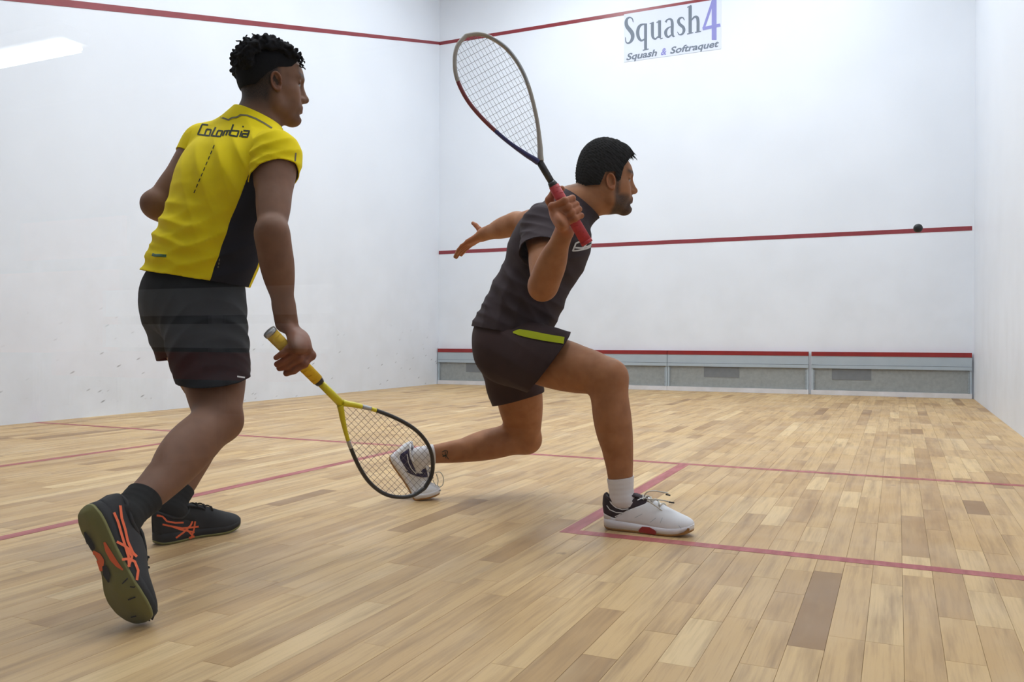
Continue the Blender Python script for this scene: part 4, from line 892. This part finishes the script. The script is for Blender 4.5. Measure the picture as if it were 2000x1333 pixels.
# ================================================================== PERSON 2: dark kit, lunging
R2 = empty('person', (on(1100, 1010, 2, 0)[0], on(1100, 1010, 2, 0)[1], 0), 'bearded player in dark shirt and shorts lunging with racket raised', 'person')
def pan2(v): return np.maximum(np.interp(v[:, 0], [0, .157, .28, .49, .6], [.46, .36, .60, .84, 1.0])-v[:, 2], v[:, 0]-.50)
c2 = dict(outsole='gum_rubber', midsole='midsole_white', upper='shoe_white', panel='shoe_plum', collar='shoe_plum', lace='lace_white')
sR2 = shoe_root(R2); tR2, putR2, tzR2, LN2 = floor_shoe(sR2, (1180, 1031), (1346, 1047), -1, c2, LN=.292, panel=pan2, tall=1.1)
anR2 = putR2([(.22*LN2, 0, .095)])[0]; ftR2 = putR2([(.5*LN2, 0, .04)])[0]
sL2 = shoe_root(R2); hh2 = nz(cv(.97, 0, -.1)); an_ = math.radians(56); xd2 = hh2*math.cos(an_)-np.array([0, 0, 1.])*math.sin(an_); ball2 = on(812, 975, 2, 0)
c2b = dict(c2, panel='shoe_navy', collar='shoe_white')
tL2, putL2, tzL2, _ = shoe(sL2, ball2-xd2*.67*.285+np.array([0, 0, .002]), xd2, np.array([0, 0, 1.]), 1, 56, c2b, LN=.285, bx=.67, panel=lambda v: np.maximum(np.interp(v[:, 0], [0, .12, .3, .5], [.5, .38, .36, .62])-v[:, 2], np.maximum(v[:, 0]-.46, .07-v[:, 0])), tall=1.05)
anL2 = putL2([(.24*LN2, 0, .098)])[0]; ftL2 = putL2([(.5*LN2, 0, .045)])[0]
hipR2, hipL2 = at(1002, 688, 2.98), at(1000, 690, 3.13); knR2, knL2 = at(1190, 738, 2.72), at(1028, 858, 3.36)
pel2 = at(993, 660, 3.05); nb2 = at(1118, 398, 3.05); che2 = at(1069, 498, 3.05); shR2, shL2 = at(1062, 446, 2.90), at(1088, 424, 3.20)
elR2, wrR2 = at(1060, 560, 2.66), at(1104, 446, 2.50); elL2, wrL2 = at(1010, 436, 3.40), at(945, 458, 3.56)
rp2 = nz(hipR2-hipL2); rc2 = nz(shR2-shL2); hd2 = nz(np.cross(np.array([0, 0, 1.]), rp2))
for n_, a_, b_ in (('thighR', hipR2, knR2), ('shinR', knR2, anR2), ('thighL', hipL2, knL2), ('shinL', knL2, anL2), ('torso', pel2, nb2), ('upR', shR2, elR2), ('foR', elR2, wrR2), ('upL', shL2, elL2), ('foL', elL2, wrL2), ('shw', shR2, shL2)): print('P2', n_, round(float(np.linalg.norm(a_-b_)), 3))
PH2 = math.radians(11); PT2 = math.radians(0); f2_ = cv(math.cos(PH2), 0, math.sin(PH2)); hf2 = nz(f2_*math.cos(PT2)+np.array([0, 0, 1.])*math.sin(PT2)); hl2 = nz(np.cross(np.array([0, 0, 1.]), f2_)); hu2 = np.cross(hf2, hl2); S2 = .98
ho2 = at(1194, 354, 2.98)+hl2*.072*S2; hp2, hq2 = head_prims(ho2, hf2, hl2, hu2, S2)
butt2 = at(1146, 474, 2.46); tip2 = pdir(butt2, 908, 66, .685, 1); ax2 = nz(tip2-butt2); gc2 = butt2+ax2*.108
legR2 = limb_leg(hipR2, knR2, anR2, hd2, 1.0); legL2 = limb_leg(hipL2, knL2, anL2, hd2, 1.0); tor2 = torso(pel2, che2, nb2, rp2, rc2, shR2, shL2, .98)
armR2 = limb_arm(shR2, elR2, wrR2, 1.02, CF); armL2 = limb_arm(shL2, elL2, wrL2, 1.0)
handR2 = grip_hand(wrR2, gc2, ax2, cv(-.8, -.5, .05), cv(.2, 0, -1), .0165, 1.02, ang=(20, 95, 170, 235), thumb=[(-40, .052, .022), (-80, .066, .012), (-130, .062, .011)])
hdL2 = nz(cv(-.72, -.36, .5)); handL2 = open_hand(wrL2, hdL2, cv(-.30, .92, .1), 1.0, (4, 8, 8), 6, 1, thumb_dir=cv(-.35, .85, .25))
neck2 = [econe(hq2(-.025, 0, -.045), nb2, (.060, .058), (.068, .068), hf2, .035), cone(hq2(.005, 0, -.065), nb2+f2_*.03, .03, .045, .04)]
b2 = grow(tor2, -.012)+legR2+legL2+armR2+armL2+neck2+hp2+handR2+handL2+[cone(anL2, ftL2, .024, .02, .02), cone(anR2, ftR2, .024, .02, .02)]
def stub2(V):
    x, y, z = hloc(V, ho2, hf2, hl2, hu2, S2); near = (np.abs(x) < .15) & (np.abs(y) < .12) & (z > -.16)
    chinl = sst(-z, .030, .052)*sst(x, .004, .022)*(1-sst(-z, .125, .14)); chinl *= 1-.75*np.exp(-((z+.055)/.010)**2)*sst(x, .085, .093)*(np.abs(y) < .02)
    chinl *= 1-.8*np.exp(-((np.abs(y)-.034)/.018)**2)*np.exp(-((z+.040)/.016)**2)*sst(x, .04, .06)
    must = np.exp(-((z+.0405)/.0065)**2)*sst(x, .078, .088)*(1-sst(np.abs(y), .024, .03))
    burn = np.exp(-((x-.024)/.013)**2)*sst(np.abs(y), .045, .055)*sst(z, -.06, -.045)*(1-sst(z, .07, .08))
    brow = np.exp(-((z-.043)/.0085)**2)*sst(x, .042, .052)*sst(np.abs(y), .008, .014)*(1-sst(np.abs(y), .052, .06))
    lash = np.exp(-((z-.0145)/.0038)**2)*sst(x, .058, .064)*sst(np.abs(y), .014, .018)*(1-sst(np.abs(y), .046, .052))
    nape = .5*sst(-x, .02, .05)*sst(z, -.03, .0)
    ear = (np.abs(y) > .0775) & (np.abs(x+.008) < .030) & (np.abs(z) < .04)
    return np.where(near & ~ear, np.maximum.reduce([.95*chinl, .85*must, .9*burn, .95*brow, .9*lash, nape]), 0)
hb = headbox(hq2); hh = boxof([wrR2, gc2+ax2*.06, gc2-ax2*.06], .065); lh = boxof([wrL2, wrL2+hdL2*.17], .07)
body2, _a, _b = build_body('body', b2, [hb, hh, lh], 'skin_tan', R2, {'stubble': stub2, 'flush': flush(ho2, hf2, hl2, hu2, S2, (gc2, wrL2+nz(wrL2-elL2)*.08))}); eyes(hq2, S2, R2)
# short hair
P = [ell(hq2(-.002, 0, .066), [hf2, hl2, hu2], [.102*S2, .084*S2, .107*S2], .01), ell(hq2(-.026, 0, .02), [hf2, hl2, hu2], [.080*S2, .077*S2, .082*S2], .03), ell(hq2(.050, 0, .097), [hf2, hl2, hu2], [.055*S2, .060*S2, .050*S2], .03)]
V, F = shape(P, .0035, 1); N = normals(V, F); pl_ = (V-ho2)@np.column_stack([hf2, hl2, hu2])
V = V+N*(.0016*np.sin(pl_[:, 1]*520+3*np.sin(pl_[:, 0]*90))*np.sin(pl_[:, 0]*160+pl_[:, 2]*210)+.0012*np.sin(pl_[:, 2]*610+pl_[:, 0]*470+2*np.sin(pl_[:, 1]*150)))[:, None]
x, y, z = hloc(V, ho2, hf2, hl2, hu2, S2)
g = np.interp(x, [-.2, -.042, -.026, .012, .022, .034, .046, .085, .12], [-.014, -.014, .030, .034, .0, .0, .052, .104, .114])-z
V, F = clip(V, F, g); mesh('hair', V, F, 'hair_dark', R2, True); rg = np.random.default_rng(3)
for i in range(46):                                               # spiky fringe
    yb = rg.uniform(-.052, .052); b_ = np.array([.092+rg.uniform(-.012, .006)-abs(yb)*.35, yb, .128+rg.uniform(-.012, .006)-abs(yb)*.18]); dr = nz([1.0, rg.uniform(-.25, .25), rg.uniform(-.75, -.15)]); ln = rg.uniform(.016, .032); tt = np.linspace(0, 1, 6)
    V, F = tube([hq2(*(b_+dr*ln*t_-np.array([0, 0, .012])*t_*t_)) for t_ in tt], .0032*(1-.85*tt), 5); mesh('hair_tuft', V, F, 'hair_dark', R2, True)
sock(legR2, anR2, knR2, ftR2, .072, 'sock_white', R2, .0035); sock(legL2, anL2, knL2, ftL2, .055, 'sock_white', R2, .0035)
# shorts
up2_ = nz(che2-pel2)
pel_sh2 = [ell(pel2, [rp2, up2_, nz(np.cross(up2_, rp2))], [.160, .125, .125], .05), ell(hipR2-hd2*.035-up2_*.0, np.eye(3), [.098, .098, .10], .05), ell(hipL2-hd2*.035, np.eye(3), [.098, .098, .10], .05), econe(pel2, pel2+up2_*.1, (.15, .115), (.145, .108), rp2, .04)]
SP2 = []
for (hip, kn, fw_, sh, cut, r0, r1, ti) in ((hipR2, knR2, hd2, 0, .45, .108, .112, (at(1072, 706, 2.9), cv(.82, -.58, 0))), (hipL2, knL2, hd2, -.003, .60, .096, .094, (at(1015, 778, 3.25), cv(.27, -.96, 0)))):
    d = nz(kn-hip); SP2.append(shorts_leg(pel_sh2, hip, kn, fw_, r0, r1, cut, sh, R2, 'leg', 'shorts_plum', [(nz(d*.4+cv(0, 1, 0)), .07, .5, .006, hip+d*.08, .15), (nz(d-cv(0, .4, 0)), .05, 1.2, .005, hip+d*.2, .10)], tilt=ti))
n0 = len(SP2[0][0]); shorts2 = solid(mesh('shorts', np.vstack([SP2[0][0], SP2[1][0]]), np.vstack([SP2[0][1], SP2[1][1]+n0]), 'shorts_plum', R2, True), .003)
# shirt
sh_t = grow(tor2, .010)+[econe(pel2-up2_*.06, pel2+up2_*.16, (.160, .120), (.150, .112), rp2, .05), ball(shR2, .062, .04), ball(shL2, .060, .04), cone(nb2-nz(nb2-che2)*.03, nb2+nz(hq2(-.02, 0, -.05)-nb2)*.075, .078, .070, .03)]
V, F = shape(sh_t, .006, 3); N = normals(V, F)
V = wob(V, N, [(cv(1, .55, 0), .06, .2, .010, at(1010, 560, 2.93), .16), (cv(1, -.3, 0), .055, .9, .008, at(990, 610, 2.93), .12), (cv(.5, 1, 0), .05, .3, .008, at(1050, 600, 2.93), .14), (cv(.3, 1, 0), .035, .3, .007, at(950, 615, 3.0), .07), (cv(-.5, 1, 0), .05, .3, .007, at(1100, 480, 2.95), .12)])
hem2 = nz(cv(-.18, -1, 0)); neck2n = nz(hq2(-.02, 0, -.05)-nb2)
g = np.maximum((V-at(1005, 652, 2.95))@hem2, np.where(np.linalg.norm(V-(nb2+neck2n*.05), axis=1) < .14, (V-at(1137, 400, 3.05))@cv(.62, .78, 0), -1))
V, F = clip(V, F, g); shirt2 = solid(mesh('shirt', V, F, 'shirt_charcoal', R2, True), .003)
s2R = sleeve(shirt2, shR2, elR2, -rc2, .069, .084, .46, 'shirt_charcoal', [(cv(.3, 1, 0), .035, .3, .007, at(1040, 460, 2.85), .09), (cv(-.4, 1, 0), .03, .7, .005, at(1030, 490, 2.82), .07)], tilt=cv(-.1, -.35, 0))
s2L = sleeve(shirt2, shL2, elL2, rc2, .062, .066, .40, 'shirt_charcoal', [])
tr2 = bvh([(V, F), s2R, s2L])
z7 = zmap(1000, 240, 4.761)
decal('chest_print', tr2, [z7([(560, 1195), (590, 1120), (625, 1105), (640, 1110)]), z7([(585, 1160), (640, 1165), (700, 1150), (755, 1120)]), z7([(560, 1190), (610, 1188), (690, 1170), (752, 1140)]), z7([(655, 1175), (690, 1120), (760, 1090)]), z7([(720, 1150), (755, 1100), (765, 1065)])], 3.0, 'print_white', shirt2, 3, .002)
z8 = zmap(860, 380, 3.175)
ts2 = bvh([SP2[0], SP2[1]])
decal('lime_stripe', ts2, [z8([(452, 858, 3), (490, 858, 12), (560, 872, 14), (650, 890, 13.5), (735, 904, 13), (768, 909, 13)])], 12, 'stripe_lime', shorts2, 4, .0025)
decal('waist_logo', ts2, [z8([(238, 735), (242, 775)]), z8([(250, 735), (243, 775)]), z8([(236, 737), (252, 735)])], 2, 'print_white', shorts2, 3, .002)
# shoe details
zR = zmap(1120, 880, 6.665)
tq = bvh(tR2)
decal('side_flash', tq, [zR([(852, 1050, 3), (900, 1040, 14), (980, 1050, 15), (1050, 1070, 10), (1075, 1085, 4)])], 10, 'accent_red', sR2, 4, .002)
decal('stitching', tq, [zR([(470, 650), (500, 700), (560, 750), (640, 775), (720, 765)]), zR([(440, 720), (480, 775), (560, 810), (670, 818)]), zR([(680, 705), (745, 735)]), zR([(545, 865), (620, 830)]), zR([(835, 655), (920, 620)]), zR([(860, 625), (905, 640)])], 1.6, 'logo_white', sR2, 3, .003)
decal('crease', tq, [zR([(800, 880), (900, 830)]), zR([(1000, 940), (1080, 880)]), zR([(1130, 950), (1160, 880)]), zR([(1370, 980), (1400, 1020)])], .9, 'tin_board', sR2, 3, .002)
decal('toe_guard', tq, [zR([(1385, 1096, 4), (1440, 1085, 6), (1485, 1050, 6), (1496, 1015, 4)])], 8, 'gum_rubber', sR2, 3, .002)
def lace_loop(root, pts, mat, r=.0021): V, F = tube(spline(pts, 6), r, 6); mesh('lace_end', V, F, mat, root, True)
bl = putR2([(.47*LN2, 0, .11)])[0]; ob = bl-CAM; db = ob@CF
for pl in ([(925, 590), (960, 545), (1050, 530), (1150, 545), (1235, 560)], [(925, 620), (990, 640), (1100, 645), (1200, 660), (1270, 680)], [(930, 640), (960, 720), (1020, 810), (1100, 855), (1160, 840), (1165, 800), (1060, 720), (960, 650)]):
    q_ = zR(pl); lace_loop(sR2, [at(a_, b_, db-.01-.035*min(1, i/3)) for i, (a_, b_) in enumerate(q_)], 'lace_white')
for a_, b_ in (((1200, 575), (1262, 588)), ((1240, 675), (1312, 685))):
    (ax_, ay_), (bx_, by_) = zR([a_, b_]); V, F = tube([at(ax_, ay_, db-.046), at(bx_, by_, db-.048)], .0024, 6); mesh('lace_tip', V, F, 'shoe_black', sR2, True)
zL = zmap(740, 780, 5.882)
tl2 = bvh(tL2)
decal('stitching', tl2, [zL([(325, 635), (340, 730), (375, 800), (430, 860)]), zL([(388, 640), (395, 730), (440, 800), (500, 855)]), zL([(365, 590), (395, 595)]), zL([(380, 575), (378, 610)])], 1.6, 'logo_white', sL2, 3, .003)
decal('navy_flash', tl2, [zL([(320, 830, 2), (400, 860, 5), (500, 880, 7), (600, 870, 9)]), zL([(440, 790, 5), (520, 830, 8), (600, 840, 6)])], 5, 'shoe_navy', sL2, 3, .002)
bl = putL2([(.5*LN2, 0, .10)])[0]; db = (bl-CAM)@CF
lace_loop(sL2, [at(*q_, db-.02) for q_ in zL([(640, 850), (700, 840), (740, 900), (735, 980), (700, 1010), (675, 990), (680, 930), (660, 860)])], 'lace_white', .0018)
lace_loop(sL2, [at(*q_, db-.02) for q_ in zL([(620, 930), (640, 970), (660, 1000)])], 'lace_white', .0018)
tb2 = bvh([(_a, _b)])
decal('ankle_tattoo', tb2, [zL([(725, 610), (760, 590), (790, 600), (780, 640), (745, 660), (730, 630)]), zL([(760, 600), (770, 680)]), zL([(730, 660), (765, 640), (800, 690)])], 1.4, 'print_black', R2, 2, .0008)
# racket
kC, kM, kN = 'racket_cream', 'racket_maroon', 'racket_navy'
racket('red-gripped squash racket with cream and navy frame raised by the dark-clothed player', butt2, tip2, -CF+cv(.15, .1, 0), dict(grip='grip_red', cap='grip_red', collar=kB, shaft=kB, string='string_grey',
     right=[(0, .34, kN, 'frame'), (.34, .75, kM, 'frame'), (.75, 1, kC, 'frame')], left=[(0, .5, kC, 'frame'), (.5, .9, 'racket_silver', 'frame'), (.9, 1, kC, 'frame')]), .27, .98)
# ball in the air
c = at(1793, 446, 3.85); V, F = [], []
for i in range(13):
    for k in range(20): t_ = math.pi*i/12; V.append(c+.02*np.array([math.sin(t_)*math.cos(k*math.pi/10), math.sin(t_)*math.sin(k*math.pi/10), math.cos(t_)]))
F = [(i*20+k, (i+1)*20+k, (i+1)*20+(k+1) % 20, i*20+(k+1) % 20) for i in range(12) for k in range(20)]
bo = mesh('squash_ball', np.array(V)-c, F, 'ball_rubber', None, True); bo.location = c; tag(bo, 'small black rubber squash ball in the air near the front service line', 'ball')
